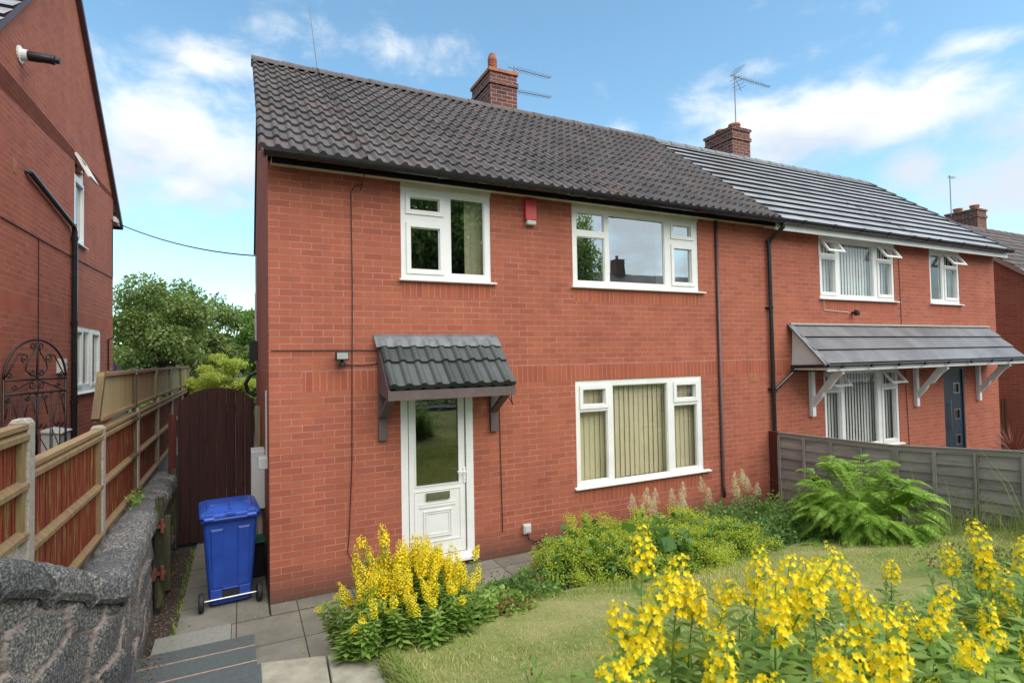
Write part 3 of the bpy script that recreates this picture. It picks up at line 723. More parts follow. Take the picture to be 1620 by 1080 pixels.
# front door
mb = MB(); holed(mb, P0, 1.43, 2.35, .13, 2.2, [(1.515, 2.255, .19, 2.145)], .0, .08)
mb.box(1.41, 2.38, -.07, .06, .10, .132); d = mb.build('door_frame', 'white_plastic', H1)
mb = MB(); GL = (1.60, 2.17, 1.035, 2.10); holed(mb, P0, 1.53, 2.24, .20, 2.13, [GL], .018, .065)
holed(mb, P0, 1.59, 2.18, .36, .985, [(1.60, 2.17, .37, .975)], .010, .017)
holed(mb, P0, 1.655, 2.11, .78, .80, [], .008, .017); holed(mb, P0, 1.655, 2.11, .815, .825, [], .010, .017)
holed(mb, P0, 1.70, 2.06, .42, .74, [(1.715, 2.045, .435, .725)], .006, .017); holed(mb, P0, 1.73, 2.03, .45, .71, [(1.74, 2.02, .46, .70)], .010, .017)
holed(mb, P0, *GL, [(GL[0]+.014, GL[1]-.014, GL[2]+.014, GL[3]-.014)], .010, .03)
door = mb.build('front_door', 'white_plastic', H1)
g = MB(); g.quad((GL[0], .04, GL[2]), (GL[1], .04, GL[2]), (GL[1], .04, GL[3]), (GL[0], .04, GL[3])); g.build('door_glass', 'door_pane', door)
g = MB(); g.box(1.73, 2.03, -.004, .017, .865, .955); g.box(1.75, 2.01, -.010, -.004, .89, .935); g.build('letterbox', 'steel', door)
g = MB(); g.box(2.215, 2.245, .004, .018, 1.03, 1.22); g.tube([(2.23, .01, 1.17), (2.23, -.045, 1.17), (2.12, -.045, 1.185)], .009, 8); g.tube([(2.23, .01, 1.08), (2.23, -.002, 1.08)], .012, 8); g.build('door_handle', 'white_plastic', door)
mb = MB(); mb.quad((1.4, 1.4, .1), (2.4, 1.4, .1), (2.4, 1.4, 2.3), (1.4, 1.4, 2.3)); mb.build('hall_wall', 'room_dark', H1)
# porch canopy over the door
mb = MB(); tiled_slope(mb, 1.17, 2.70, -.54, 2.27, -.03, 2.80, 2, 'roll', .17, .034, .34, .034)
pc = mb.build('porch_canopy', 'porch_tile', H1)
mb = MB()
n = 46; vs = []; fs = []
for j, (s_, h) in enumerate(((0, .0), (.085, .024), (.165, .052))):
    for i in range(n+1):
        x = 1.12+(2.70-1.12)*i/n; ph = ((x-1.17)/.17) % 1; pr = .034*math.sin(math.pi*ph/.52) if ph < .52 else 0
        vs.append((x, -.006-s_*.78+(-.0 if j == 0 else -pr*.6-.016), 2.86-s_*.82+(pr*.5 if j else 0)))
for j in range(2):
    for i in range(n): fs.append((j*(n+1)+i, j*(n+1)+i+1, (j+1)*(n+1)+i+1, (j+1)*(n+1)+i))
mb.add(vs, fs); mb.box(1.12, 2.70, -.016, -.001, 2.855, 2.875); mb.build('lead_flashing', 'lead_flashing', pc)
mb = MB(); mb.box(1.155, 2.69, -.545, -.515, 2.13, 2.235); mb.build('canopy_fascia', 'brown_paint', pc)
mb = MB(); mb.prism([(-.002, 2.20), (-.52, 2.14), (-.52, 2.24), (-.002, 2.78)], 'x', 1.16, 1.185); mb.prism([(-.002, 2.20), (-.52, 2.14), (-.52, 2.24), (-.002, 2.78)], 'x', 2.665, 2.685)
mb.box(1.185, 2.665, -.5, -.005, 2.15, 2.17); mb.build('canopy_cheek', 'brown_paint', pc)
for X in (1.21, 2.63):
    mb = MB(); mb.box(X-.05, X+.05, -.05, -.002, 1.64, 2.2); mb.bar((X, -.03, 1.90), (X, -.45, 2.16), .045, .09, 0, (1, 0, 0)); mb.build('bracket', 'brown_paint', pc, bevel=.004)
chimney(H1, 4.03, 4.60, 3.0, 3.92, 6.9, 8.13, [(4.22, 3.3, .44, 'vent')])
# alarm box, floodlight, pipes and cables on the wall
mb = MB(); mb.box(3.13, 3.30, -.06, -.002, 4.40, 4.68); ab = mb.build('alarm_box', 'red_plastic', H1, bevel=.012)
mb = MB(); mb.box(3.145, 3.285, -.075, -.004, 4.335, 4.398); mb.build('alarm_strobe', 'meter_white', ab, bevel=.015)
mb = MB(); mb.box(.68, .82, -.13, -.05, 2.58, 2.68); mb.tube([(.75, -.09, 2.58), (.75, -.06, 2.53), (.75, -.002, 2.53)], .02, 8); mb.tube([(.75, -.10, 2.50), (.75, -.10, 2.555)], .03, 10)
fl = mb.build('floodlight', 'iron_paint', H1, bevel=.006)
mb = MB(); mb.quad((.69, -.133, 2.595), (.81, -.133, 2.595), (.81, -.131, 2.665), (.69, -.131, 2.665)); mb.build('lamp_glass', 'solar_lamp_glass', fl)
mb = MB()
cable = lambda pts, r=.006, n=5: mb.tube(pts, r, n)
cable([(1.0, -.012, 4.62), (.93, -.012, 4.60), (.88, -.012, 4.52), (.885, -.012, 3.4), (.87, -.012, 2.3), (.86, -.012, 1.4), (.82, -.02, .60), (.80, -.03, .42), (.84, -.05, .33), (.95, -.05, .28)])
cable([(.02, -.012, 2.70), (.9, -.012, 2.695), (1.16, -.012, 2.69)]); cable([(.75, -.012, 2.53), (1.0, -.012, 2.52), (1.13, -.012, 2.53), (1.17, -.012, 2.56)])
cable([(2.70, -.012, 2.8), (2.715, -.012, 2.2), (2.735, -.012, .35)]); cable([(3.08, -.03, .30), (3.10, -.03, .20), (3.2, -.02, .15), (3.9, -.02, .16)], .008)
cable([(2.7, -.4, 2.14), (2.76, -.3, 2.02), (2.80, -.25, 1.98), (2.72, -.3, 2.08)]); 
cable([(.99, -.012, 4.55), (1.0, -.2, 4.7), (1.0, -.37, 4.83), (.97, 0.3, 5.36), (.90, 1.1, 5.97), (.86, 2.75, 7.30)], .006)
mb.build('cable', 'cable_black', H1)
mb = MB(); mb.tube([(.87, 2.8, 7.25), (.75, 2.85, 8.35)], [.008, .004], 5); mb.build('rod_aerial', 'aerial_metal', H1)
mb = MB(); mb.box(3.02, 3.13, -.05, -.002, .28, .40); mb.box(3.035, 3.115, -.062, -.05, .30, .385); mb.build('socket_box', 'meter_white', H1, bevel=.008)
mb = MB(); mb.tube([(6.605, -.03, 4.71), (6.605, -.03, .5), (6.60, -.05, .3)], .026, 10); mb.build('conduit_pipe', 'brown_pipe', H1, smooth=True)
mb = MB(); mb.box(7.28, 7.50, -.004, -.001, 2.09, 2.23)
for k in range(3): mb.box(7.29, 7.49, -.008, -.004, 2.11+k*.04, 2.125+k*.04)
mb.build('air_brick', 'terracotta', H1)
mb = MB(); mb.box(3.15, 3.36, -.004, -.001, .04, .10)
for k in range(5): mb.box(3.16+k*.04, 3.18+k*.04, -.008, -.004, .05, .09)
mb.build('air_brick', 'terracotta', H1)
def downpipe(house, x, ztop, zbot, yg=-.30, off=.05):
    mb = MB(); mb.tube([(x+off, yg, 4.76), (x+off, yg, 4.66), (x-.0, -.10, 4.50), (x, -.055, 4.42), (x, -.055, zbot)], .034, 12)
    mb.tube([(x+off, yg, 4.76), (x+off, yg, 4.68)], .045, 12); mb.tube([(x, -.055, 4.50), (x, -.055, 4.40)], .041, 12)
    for z in (3.35, 1.98): mb.tube([(x, -.055, z), (x, -.055, z-.03)], .043, 12); mb.box(x-.075, x+.075, -.03, -.002, z-.03, z)
    return mb.build('downpipe', 'black_plastic', house, smooth=False)
downpipe(H1, 7.79-.0, 4.7, .2)
# side wall fittings
mb = MB(); mb.box(-.16, -.001, 1.25, 1.62, .72, 1.45); mb.build('meter_cabinet', 'meter_white', H1, bevel=.01)
mb = MB(); mb.box(-.10, -.001, .35, .55, 1.37, 1.50); mb.build('junction_box', 'meter_white', H1, bevel=.01)
mb = MB(); mb.tube([(-.012, .45, 2.25), (-.012, .45, 1.5)], .010, 6); mb.tube([(-.02, 5.2, 3.0), (-.02, 5.2, 3.9)], .012, 6); mb.tube([(-.02, 4.6, 4.52), (-.02, 4.6, 2.9), (-.10, 4.6, 2.88)], .012, 6); mb.tube([(-.05, 1.45, .72), (-.05, 1.45, 0)], .03, 8); mb.build('side_cable', 'cable_white', H1)
mb = MB(); mb.box(-.14, -.001, 4.3, 4.5, 2.6, 2.95)
mb.tube([(-.03, 4.4, 2.4), (-.12, 4.4, 2.35), (-.20, 4.4, 2.2), (-.16, 4.4, 2.05), (-.03, 4.4, 1.98)], .035, 8); mb.build('side_bracket', 'iron_paint', H1)

# ================================================================== RIGHT HALF
XR = 15.35
H2 = thing('semi_detached_house', 'brick house joined on the right with pale roof, open window vents and grey front door', 'house', (PW, 0, 0))
def at2(o): return o
mb = MB()
W4 = (9.16, 11.45, 3.555, 4.68); W5 = (12.72, 13.86, 3.555, 4.68); W6 = (9.18, 11.46, .75, 2.21); D2 = (13.08, 13.88, .1, 2.2)
wall_grid(mb, P0, PW, XR, -.15, 4.74, [W4, W5, W6, D2], [(PW, 8.29, 2.24, 2.465), (14.92, XR-.34, 2.24, 2.465), (9.16, 11.45, 3.33, 3.555), (12.72, 13.86, 3.33, 3.555)])
gable(mb, XR, 0, YR, D1, -.15, zf(0), ZR-.1)
mb.quad((PW, D1, -.2), (XR, D1, -.2), (XR, D1, 4.9), (PW, D1, 4.9), 0, [(0, 0), (PW, 0), (PW, 5), (0, 5)])
H2.location = (0, 0, 0)
mb.build('wall', ['brick', 'brick_soldier'], H2)
mb = MB(); tiled_slope(mb, PW+.11, XR+.07, YE, ZE-.01, YR, ZR-.01, 13, 'flat', lift=.040, tw=.33)
mb.quad((PW+.11, YR, ZR), (XR+.07, YR, ZR), (XR+.07, 6.05, ZE), (PW+.11, 6.05, ZE), 0, [(0, 0), (26, 0), (26, 13), (0, 13)])
mb.build('roof', ['slate_glare', 'shade_black'], H2)
mb = MB(); ridge(mb, PW+.1, XR+.08, YR, ZR-.01); mb.build('ridge_tiles', 'lead_flashing', H2)
mb = MB()
Lr = math.hypot(YR-YE, ZR-ZE)
for r in range(13):
    t0 = r/13; t1 = (r+1)/13
    mb.bar((XR+.08, YE+(YR-YE)*t0-.02, ZE+(ZR-ZE)*t0-.00), (XR+.08, YE+(YR-YE)*t1, ZE+(ZR-ZE)*t1-.02), .10, .06, 0, (1, 0, 0))
mb.build('verge', 'lead_flashing', H2)
mb = MB(); mb.box(PW, XR+.06, -.215, -.002, 4.70, 4.73); mb.box(PW+.02, XR+.07, -.24, -.216, 4.625, 4.78); mb.box(W4[0], W4[1], -.012, .1, 4.63, 4.699); mb.box(W5[0], W5[1], -.012, .1, 4.63, 4.699)
mb.build('fascia', 'white_plastic', H2)
gutter(H2, PW+.09, XR+.08, -.315, 4.79, [8.3, 9.1, 9.9, 10.7, 11.5, 12.0, 12.4, 13.3, 14.2, 15.1])
b4 = [(9.2, 11.4, 3.6, 4.65, 'vert', 20, 'blind_pale')]
w4 = window(H2, P0, (W4[0], W4[1], W4[2], 4.63), [(9.22, 9.61, 3.66, 4.27), (9.75, 10.80, 3.62, 4.60), (10.96, 11.36, 3.67, 4.29)], [(9.22, 9.61, 3.66, 4.27), (10.96, 11.36, 3.67, 4.29)], sill=(9.12, 11.53, 3.55), blind=b4, sash_open=[(9.22, 9.63, 4.38, 4.60), (10.94, 11.38, 4.38, 4.60)])
open_vent(w4, P0, (9.18, 9.66, 4.33, 4.63), 34); open_vent(w4, P0, (10.91, 11.42, 4.33, 4.63), 34)
w5 = window(H2, P0, (W5[0], W5[1], W5[2], 4.63), [(12.78, 13.20, 3.63, 4.58), (13.33, 13.76, 3.68, 4.30)], [(13.33, 13.76, 3.68, 4.30)], sill=(12.68, 13.93, 3.55), blind=[(12.75, 13.0, 3.6, 4.62, 'vert', 25, 'blind_pale'), (13.4, 13.8, 3.6, 4.62, 'vert', 25, 'blind_pale')], sash_open=[(13.31, 13.78, 4.38, 4.60)])
open_vent(w5, P0, (13.28, 13.82, 4.33, 4.63), 34)
w6 = window(H2, P0, W6, [(9.24, 9.66, .84, 1.83), (9.78, 10.80, .82, 2.17), (10.96, 11.37, .84, 1.82)], [(9.24, 9.66, .84, 1.83), (10.96, 11.37, .84, 1.82)], sill=(9.12, 11.55, .75), blind=[(9.2, 11.42, .78, 2.17, 'vert', 20, 'blind_pale')], sash_open=[(9.24, 9.66, 1.93, 2.16), (10.96, 11.38, 1.93, 2.16)])
open_vent(w6, P0, (9.20, 9.70, 1.88, 2.19), 38); open_vent(w6, P0, (10.92, 11.42, 1.88, 2.19), 38)
mb = MB(); holed(mb, P0, D2[0], D2[1], .1, 2.2, [(D2[0]+.05, D2[1]-.05, .15, 2.15)], .0, .09)
sq = [(13.50, 13.72, z, z+.20) for z in (.53, 1.08, 1.64)]
holed(mb, P0, 13.13, 13.83, .15, 2.15, sq, .025, .07); d2 = mb.build('front_door', 'anthracite', H2)
g = MB()
for q in sq: holed(g, P0, q[0]-.015, q[1]+.015, q[2]-.015, q[3]+.015, [(q[0]+.012, q[1]-.012, q[2]+.012, q[3]-.012)], .018, .03)
g.tube([(13.27, -.03, .86), (13.27, -.03, 1.50)], .014, 8); g.tube([(13.27, .02, .95), (13.27, -.03, .95)], .009, 6); g.tube([(13.27, .02, 1.4), (13.27, -.03, 1.4)], .009, 6)
g.build('door_handle', 'steel', d2)
g = MB()
for q in sq: g.quad((q[0], .045, q[2]), (q[1], .045, q[2]), (q[1], .045, q[3]), (q[0], .045, q[3]))
g.build('door_glass', 'clear_glass', d2)
# long canopy
mb = MB(); tiled_slope(mb, 8.30, 14.95, -.66, 2.37, -.02, 3.05, 3, 'flat', lift=.030, tw=.33)
c2 = mb.build('porch_canopy', ['slate_dark', 'shade_black'], H2)
mb = MB(); mb.box(8.28, 14.95, -.06, -.001, 3.05, 3.085); mb.build('lead_flashing', 'gravel_board', c2)
mb = MB(); mb.box(8.33, 14.93, -.66, -.635, 2.25, 2.355); mb.box(8.33, 14.93, -.634, -.005, 2.25, 2.27)
mb.prism([(-.002, 2.36), (-.62, 2.36), (-.03, 3.0)], 'x', 8.34, 8.36); mb.prism([(-.002, 2.36), (-.62, 2.36), (-.03, 3.0)], 'x', 14.89, 14.91)
mb.box(8.33, 8.36, -.632, -.002, 2.25, 2.358)
mb.build('canopy_fascia', 'white_plastic', c2)
mb = MB(); mb.bar((8.305, -.685, 2.345), (8.305, -.01, 3.06), .03, .13, 0, (1, 0, 0)); mb.build('canopy_verge', 'lead_flashing', c2)
mb = MB(); mb.tube([(8.28, -.70, 2.345), (14.95, -.70, 2.345)], .028, 8); mb.tube([(8.28, -.70, 2.345), (8.26, -.05, 2.33)], .028, 8)
for k in range(8): mb.box(8.6+k*.8, 8.66+k*.8, -.735, -.70, 2.30, 2.36)
mb.tube([(8.20, -.12, 2.33), (8.20, -.12, 2.22), (7.84, -.07, 1.96), (7.80, -.06, 1.90)], .028, 10); mb.build('canopy_gutter', 'black_plastic', c2)
for X in (8.80, 12.0, 14.40):
    mb = MB(); mb.box(X-.045, X+.045, -.075, -.002, 1.44, 2.24)
    pts = [(-.07, 1.62), (-.07, 1.74), (-.22, 1.90), (-.25, 1.98), (-.34, 2.02), (-.47, 2.14), (-.56, 2.21), (-.60, 2.24), (-.42, 2.245), (-.36, 2.18), (-.30, 2.12)]
    mb.prism([(-.07, 1.60), (-.24, 1.80), (-.27, 1.88), (-.36, 1.92), (-.50, 2.10), (-.62, 2.20), (-.62, 2.245), (-.46, 2.245), (-.07, 1.74)], 'x', X-.035, X+.035)
    mb.build('bracket', 'white_paint', c2, bevel=.006)
chimney(H2, 10.44, 11.05, 3.0, 3.87, 6.85, 8.08, [(10.75, 3.2, .16, 'pot'), (10.75, 3.62, .16, 'pot')])
mb = MB(); mb.lathe([(.0, -.14), (.05, -.13), (.06, -.07), (.03, -.04), (.02, 0)], (10.06, 0, 3.29), 10, 0, 'y'); mb.build('camera_dome', 'iron_paint', H2)
mb = MB(); mb.tube([(9.24, -.012, 3.5), (9.24, -.012, 3.33), (9.95, -.012, 3.30)], .007, 5); mb.build('white_cable', 'cable_white', H2)
mb = MB(); mb.tube([(11.6, -.012, 4.6), (11.62, -.012, 3.05)], .006, 5); mb.tube([(11.68, -.012, 2.2), (11.75, -.012, .3)], .006, 5); mb.tube([(11.55, .0, 4.62), (11.5, -.34, 4.86), (11.45, .9, 5.78)], .005, 5); mb.build('cable', 'cable_black', H2)
# aerials
aerial('tv_aerial', 'pair of long thin aerials on a mast beside the nearest chimney', (4.68, 3.25, 7.75), (4.68, 3.25, 8.42), .92, 14, 8, second=(.16, .92, 14, 6), tilt=4)
aerial('tv_aerial', 'tall aerial with crossed reflector above the middle chimney', (10.92, 3.3, 8.05), (10.92, 3.3, 9.60), 1.45, 14, 5, big=True, tilt=3)

# ================================================================== HOUSE FAR RIGHT
H3 = thing('far_house', 'third brick house at the right edge with brown tiled roof sloping down', 'house', (18, 0, 0))
H3.location = (0, 0, 0)
mb = MB(); zr3 = 6.45; ze3 = 3.98
mb.add([(18.12, -.0, -.4), (18.12, 5.7, -.4), (18.12, 5.7, 4.1), (18.12, 2.85, zr3-.1), (18.12, 0, 4.1)], [(0, 1, 2, 3, 4)], 0, [[(0, -.4), (5.7, -.4), (5.7, 4.1), (2.85, 6.3), (0, 4.1)]])
mb.quad((18.12, 0, -.4), (26, 0, -.4), (26, 0, 4.1), (18.12, 0, 4.1), 0, [(0, -.4), (8, -.4), (8, 4.1), (0, 4.1)])
mb.quad((26, 0, -.4), (26, 5.7, -.4), (26, 5.7, 4.1), (26, 0, 4.1), 0, [(0, -.4), (5.7, -.4), (5.7, 4.1), (0, 4.1)])
mb.build('wall', 'brick', H3)
mb = MB(); tiled_slope(mb, 18.0, 26.1, -.3, ze3, 2.85, zr3, 13, 'roll', .15, .03, .3, .03); mb.quad((18, 2.85, zr3), (26.1, 2.85, zr3), (26.1, 6, ze3), (18, 6, ze3), 0, [(0, 0)]*4); mb.build('roof', 'far_tile', H3)
mb = MB(); ridge(mb, 17.98, 26.1, 2.85, zr3+.02); mb.build('ridge_tiles', 'ridge_tile', H3)
mb = MB(); mb.bar((18.03, -.3, ze3-.06), (18.03, 2.85, zr3-.06), .1, .06, 0, (1, 0, 0)); mb.build('verge', 'pink_mortar', H3)
chimney(H3, 22.35, 22.95, 3.3, 4.25, 6.0, 7.38, [(22.65, 3.5, .17, 'pot'), (22.65, 4.0, .17, 'pot')])
aerial('tv_aerial', 'small aerial on a thin mast behind the far right chimney', (22.0, 3.9, 7.2), (22.0, 3.9, 8.65), .35, 4, 5)

# ================================================================== HOUSE ON THE LEFT (gable towards us)
HL = thing('gabled_house', 'brick house on the left showing its gable wall with black drainpipe and boiler flue', 'house', (-2.8, 4, 0), R(-1))
PL = lambda u, v, d: (-d, u, v)           # wall facing +x, local
mb = MB()
LW = (1.08, 2.80, 2.10, 3.25); UW = (1.02, 1.60, 4.66, 6.2)
yf, yb = -2.9, 3.86
wall_grid(mb, PL, yf, yb, .3, 5.95, [LW, UW], [(yf, yb, 3.295, 3.52), (yf, yb, 6.0, 6.2), (1.08, 2.80, 1.87, 2.095)])
wall_grid(mb, PL, yf, yb, 5.95, 6.2, [(UW[0], UW[1], 5.95, 6.2)], [])
sl_ = .95; ya, za = .62, 9.30
zfr = lambda u: za-.95*abs(u-ya)
mb.add([(0, yf, 6.2), (0, yb, 6.2), (0, yb, zfr(yb)-.1), (0, ya, za-.1), (0, yf, zfr(yf)-.1)], [(0, 1, 2, 3, 4)], 0, [[(yf, 6.2), (yb, 6.2), (yb, zfr(yb)-.1), (ya, za-.1), (yf, zfr(yf)-.1)]])
mb.quad((-7, yb, .3), (0, yb, .3), (0, yb, 6.1), (-7, yb, 6.1), 0, [(0, 0), (7, 0), (7, 6), (0, 6)])
mb.quad((-7, yf, .3), (0, yf, .3), (0, yf, 6.1), (-7, yf, 6.1), 0, [(0, 0), (7, 0), (7, 6), (0, 6)])
mb.build('wall', ['brick', 'brick_soldier'], HL)
mb = MB(); tiled_slope(mb, -7.5, .07, yf-.3, zfr(yf-.3), ya, za, 14, 'flat', lift=.04, tw=.33)
# rear slope, laid from its eave up
S2 = MB(); tiled_slope(S2, -7.5, .07, yb+.62, zfr(yb+.62), ya, za, 14, 'flat', lift=.04, tw=.33)
mb.add(S2.v, S2.f, S2.mi, S2.uv); mb.build('roof', ['slate_glare', 'shade_black'], HL)
mb = MB(); mb.bar((.045, yb+.58, zfr(yb+.58)-.05), (.045, ya, za-.05), .085, .075, 0, (1, 0, 0)); mb.bar((.045, yf-.3, zfr(yf-.3)-.05), (.045, ya, za-.05), .07, .06, 0, (1, 0, 0)); mb.build('verge', 'brown_pipe', HL)
mb = MB(); mb.box(-.05, .04, yb+.02, yb+.5, zfr(yb+.5)-.10, zfr(yb+.5)+.02); mb.build('soffit', 'cream_board', HL)
f = window(HL, PL, LW, [(1.16, 1.52, 2.24, 3.15), (1.66, 2.02, 2.24, 3.17), (2.20, 2.70, 2.24, 3.15)], [(1.16, 1.52, 2.24, 3.15), (2.20, 2.70, 2.24, 3.15)], sill=(1.02, 2.88, 2.10), blind=[(1.1, 2.75, 2.12, 3.2, 'plain', 0, 'blind_pale')], bd=.5)
f = window(HL, PL, UW, [(1.08, 1.54, 4.74, 5.70)], [(1.08, 1.54, 4.74, 5.70)], sill=(.96, 1.68, 4.66), blind=[(1.05, 1.56, 4.7, 5.2, 'plain', 0, 'blind_pale')], bd=.4, sash_open=[(1.08, 1.54, 5.83, 6.14)])
open_vent(f, PL, (1.04, 1.58, 5.74, 6.18), 27)
mb = MB(); mb.tube([(.055, .83, 4.80), (.055, .83, .6)], .042, 12)
for z in (4.70, 3.30, 2.0): mb.tube([(.055, .83, z), (.055, .83, z-.06)], .052, 12)
mb.tube([(.0, -1.2, 5.16), (.05, -1.19, 5.155), (.05, -.35, 5.03), (.055, .78, 4.86), (.055, .83, 4.78)], .036, 10); mb.build('downpipe', 'black_plastic', HL)
mb = MB(); mb.lathe([(.0, 0), (.11, .002), (.11, .02), (.075, .025), (.07, .09), (.0, .09)], (0, -1.42, 6.60), 16, 0, 'x'); fl = mb.build('flue_collar', 'white_plastic', HL)
mb = MB(); mb.lathe([(.0, .09), (.062, .09), (.062, .22), (.056, .225), (.056, .33), (.062, .335), (.062, .37), (.04, .38), (.04, .42), (.0, .42)], (0, -1.42, 6.60), 16, 0, 'x'); mb.build('flue_pipe', 'iron_paint', fl)
mb = MB(); mb.tube([(.01, -1.98, 4.36), (.01, -.7, 4.36), (.012, .6, 4.37), (.01, 3.82, 4.42)], .008, 5); mb.tube([(.01, -.7, 4.36), (.01, -.69, 2.0)], .006, 5); mb.tube([(.01, 3.78, 5.68), (.01, 3.78, 4.44)], .008, 5); mb.build('cable', 'cable_black', HL)
mb = MB(); mb.box(.0, .09, .12, .30, 2.46, 2.68); mb.box(.09, .10, .15, .27, 2.50, 2.56); mb.box(.09, .10, .15, .27, 2.60, 2.65); mb.build('outside_socket', 'meter_white', HL, bevel=.008)
mb = MB(); mb.box(.0, .22, -.55, -.05, 1.1, 1.62); mb.prism([(.0, 1.62), (.24, 1.60), (.24, 1.62), (.0, 1.67)], 'y', -.57, -.03); mb.build('meter_cabinet', 'meter_white', HL, bevel=.01)
mb = MB(); mb.box(.001, .006, -1.62, -1.50, 5.02, 5.22); mb.build('air_brick', 'terracotta', HL)
mb = MB(); mb.tube([(.03, 3.32, 2.45), (.03, 3.32, 3.1)], .016, 8); mb.tube([(.03, 3.32, 3.08), (.12, 3.32, 3.14), (.17, 3.32, 3.05), (.10, 3.32, 3.0)], .012, 6); mb.build('basket_bracket', 'iron_paint', HL)
# overhead wire between the houses
mb = MB(); A = Vector((-2.85, 7.8, 5.70)); B = Vector((-.02, 4.6, 4.52)); pts = []
for i in range(13):
    t = i/12; p = A.lerp(B, t); p.z -= .28*4*t*(1-t)*.55; pts.append(p)
mb.tube(pts, .012, 6); tag(mb.build('overhead_wire', 'cable_black'), 'black wire slung between the left gable and the house corner', 'wire')

# ================================================================== FENCE ON THE LEFT
FX = -1.44
F1 = thing('panel_fence', 'red and mossy panel fence with concrete posts and pale upper panels on the left', 'fence', (0, 0, 0))
py_ = [-4.35, -2.25, -.30, 1.60, 3.42, 5.35, 7.25, 9.15]
tops = [2.3, 2.27, 2.03, 2.05, 2.06, 2.06, 2.06, 2.06]
for y, z in zip(py_, tops):
    mb = MB(); mb.box(FX-.05, FX+.05, y-.055, y+.055, .3 if y > -4 else 1.9, z-.03); mb.prism([(FX-.05, z-.03), (FX+.05, z-.03), (FX+.03, z), (FX-.03, z)], 'y', y-.055, y+.055); mb.build('concrete_post', 'concrete_post', F1, bevel=.006)
for i in range(len(py_)-1):
    a, b = py_[i]+.055, py_[i+1]-.055; zt = 2.0 if i else 2.24; zb = 1.0 if i > 0 else 1.55
    if i >= 2: zb = 1.02
    mb = MB(); n = int((b-a)/.125)+1; st = (b-a)/n
    for k in range(n):
        y0 = a+k*st; o = (k % 2)*.006
        P = [(FX-.012+o, y0, zb), (FX-.012+o, y0+st+.01, zb), (FX-.012+o, y0+st+.01, zt-.03), (FX-.012+o, y0, zt-.03)]
        Q = [(FX+.006-(k % 2)*.006+o, *p[1:]) for p in P]
        mb.add(P+Q, [(0, 3, 2, 1), (4, 5, 6, 7), (0, 1, 5, 4), (3, 7, 6, 2)], 0, [[(p[1], p[2]) for p in [P[j % 4] for j in f_]] for f_ in [(0, 3, 2, 1), (0, 1, 2, 3), (0, 1, 1, 0), (3, 3, 2, 2)]])
    pn = mb.build('fence_panel', 'red_fence', F1)
    mb = MB()
    for zr, h in ((zt-.09, .055), ((zt+zb)/2-.03, .05), (zb+.03, .05)):
        mb.prism([(FX+.008, zr), (FX+.055, zr), (FX+.055, zr+h*.55), (FX+.02, zr+h), (FX+.008, zr+h)], 'y', a, b)
    mb.box(FX-.03, FX+.05, a, b, zt-.028, zt, long='y'); mb.box(FX+.007, FX+.035, a, a+.05, zb, zt-.1); mb.box(FX+.007, FX+.035, b-.06, b, zb, zt-.1); mb.build('rail', 'mossy_rail', pn)
    if i == 0: continue
    mb = MB(); mb.box(FX-.02, FX+.02, a, b, zb-.32, zb-.003); mb.build('gravel_board', 'gravel_board', F1)
for i in range(2, len(py_)-1):
    a, b = py_[i], py_[i+1]; mb = MB(); zt = 2.47
    if i == 2: mb.prism([(a-.02, 2.06), (b-.05, 2.06), (b-.05, zt), (a+.22, zt)], 'x', FX-.03, FX-.012)
    else: mb.prism([(a-.05, 2.06), (b-.05, 2.06), (b-.05, zt), (a-.05, zt)], 'x', FX-.03, FX-.012)
    up_ = mb.build('upper_panel', 'pale_wood', F1)
    mb = MB(); mb.box(FX-.05, FX+.02, (a+.15) if i == 2 else a, b, zt, zt+.035, long='y'); mb.box(FX-.03, FX+.03, a+.02, b-.02, 2.065, 2.10, long='y')
    if i == 2: mb.bar((FX-.01, a-.04, 2.08), (FX-.01, a+.20, zt+.03), .06, .06, 0, (1, 0, 0))
    mb.build('batten', 'mossy_rail', up_)
    mb = MB(); mb.box(FX-.012, FX+.03, b-.07, b+.0, 2.0, zt); mb.build('upright', 'post_wood', up_)
for y in (1.55, 3.4, 5.3, 7.2):
    mb = MB(); 
    for q in (-.03, .03): mb.tube([(FX-.05, y+q, 2.42), (FX-.04, y+q, 2.52), (FX+.02, y+q*.2, 2.525), (FX+.035, y-q, 2.45)], .008, 5)
    mb.build('wire_tie', 'aerial_metal', F1)

# ================================================================== IRON GATE
ig = Vector((-2.80, 2.05, 0)); ie = Vector((-2.41, 2.93, 0)); dv = (ie-ig).normalized(); GW = (ie-ig).length
IG = thing('iron_gate', 'black wrought iron gate with scrollwork and arched top against the left brick wall', 'gate', ig, math.atan2(dv.y, dv.x))
mb = MB()
def gb(pts, r=.008, n=6): mb.tube([(p[0], 0, p[1]) for p in pts], r, n)
W_ = GW
gb([(0, 1.0), (0, 2.42)], .014); gb([(W_, 1.0), (W_, 2.45)], .014)
arch = [(W_/2-W_/2*math.cos(math.pi*i/20), 2.42+.49*math.sin(math.pi*i/20)) for i in range(21)]; gb(arch, .014)
for z in (2.41, 2.24, 1.05): gb([(0, z), (W_, z)], .013)
mb.build('gate_frame', 'iron_paint', IG, smooth=True)
mb = MB()
def scroll(cx_, cz_, r0, turn, a0, sgn=1, n=16):
    return [(cx_+sgn*(r0*(1-i/n*.75))*math.cos(a0+turn*i/n), cz_+(r0*(1-i/n*.75))*math.sin(a0+turn*i/n)) for i in range(n+1)]
c = W_/2
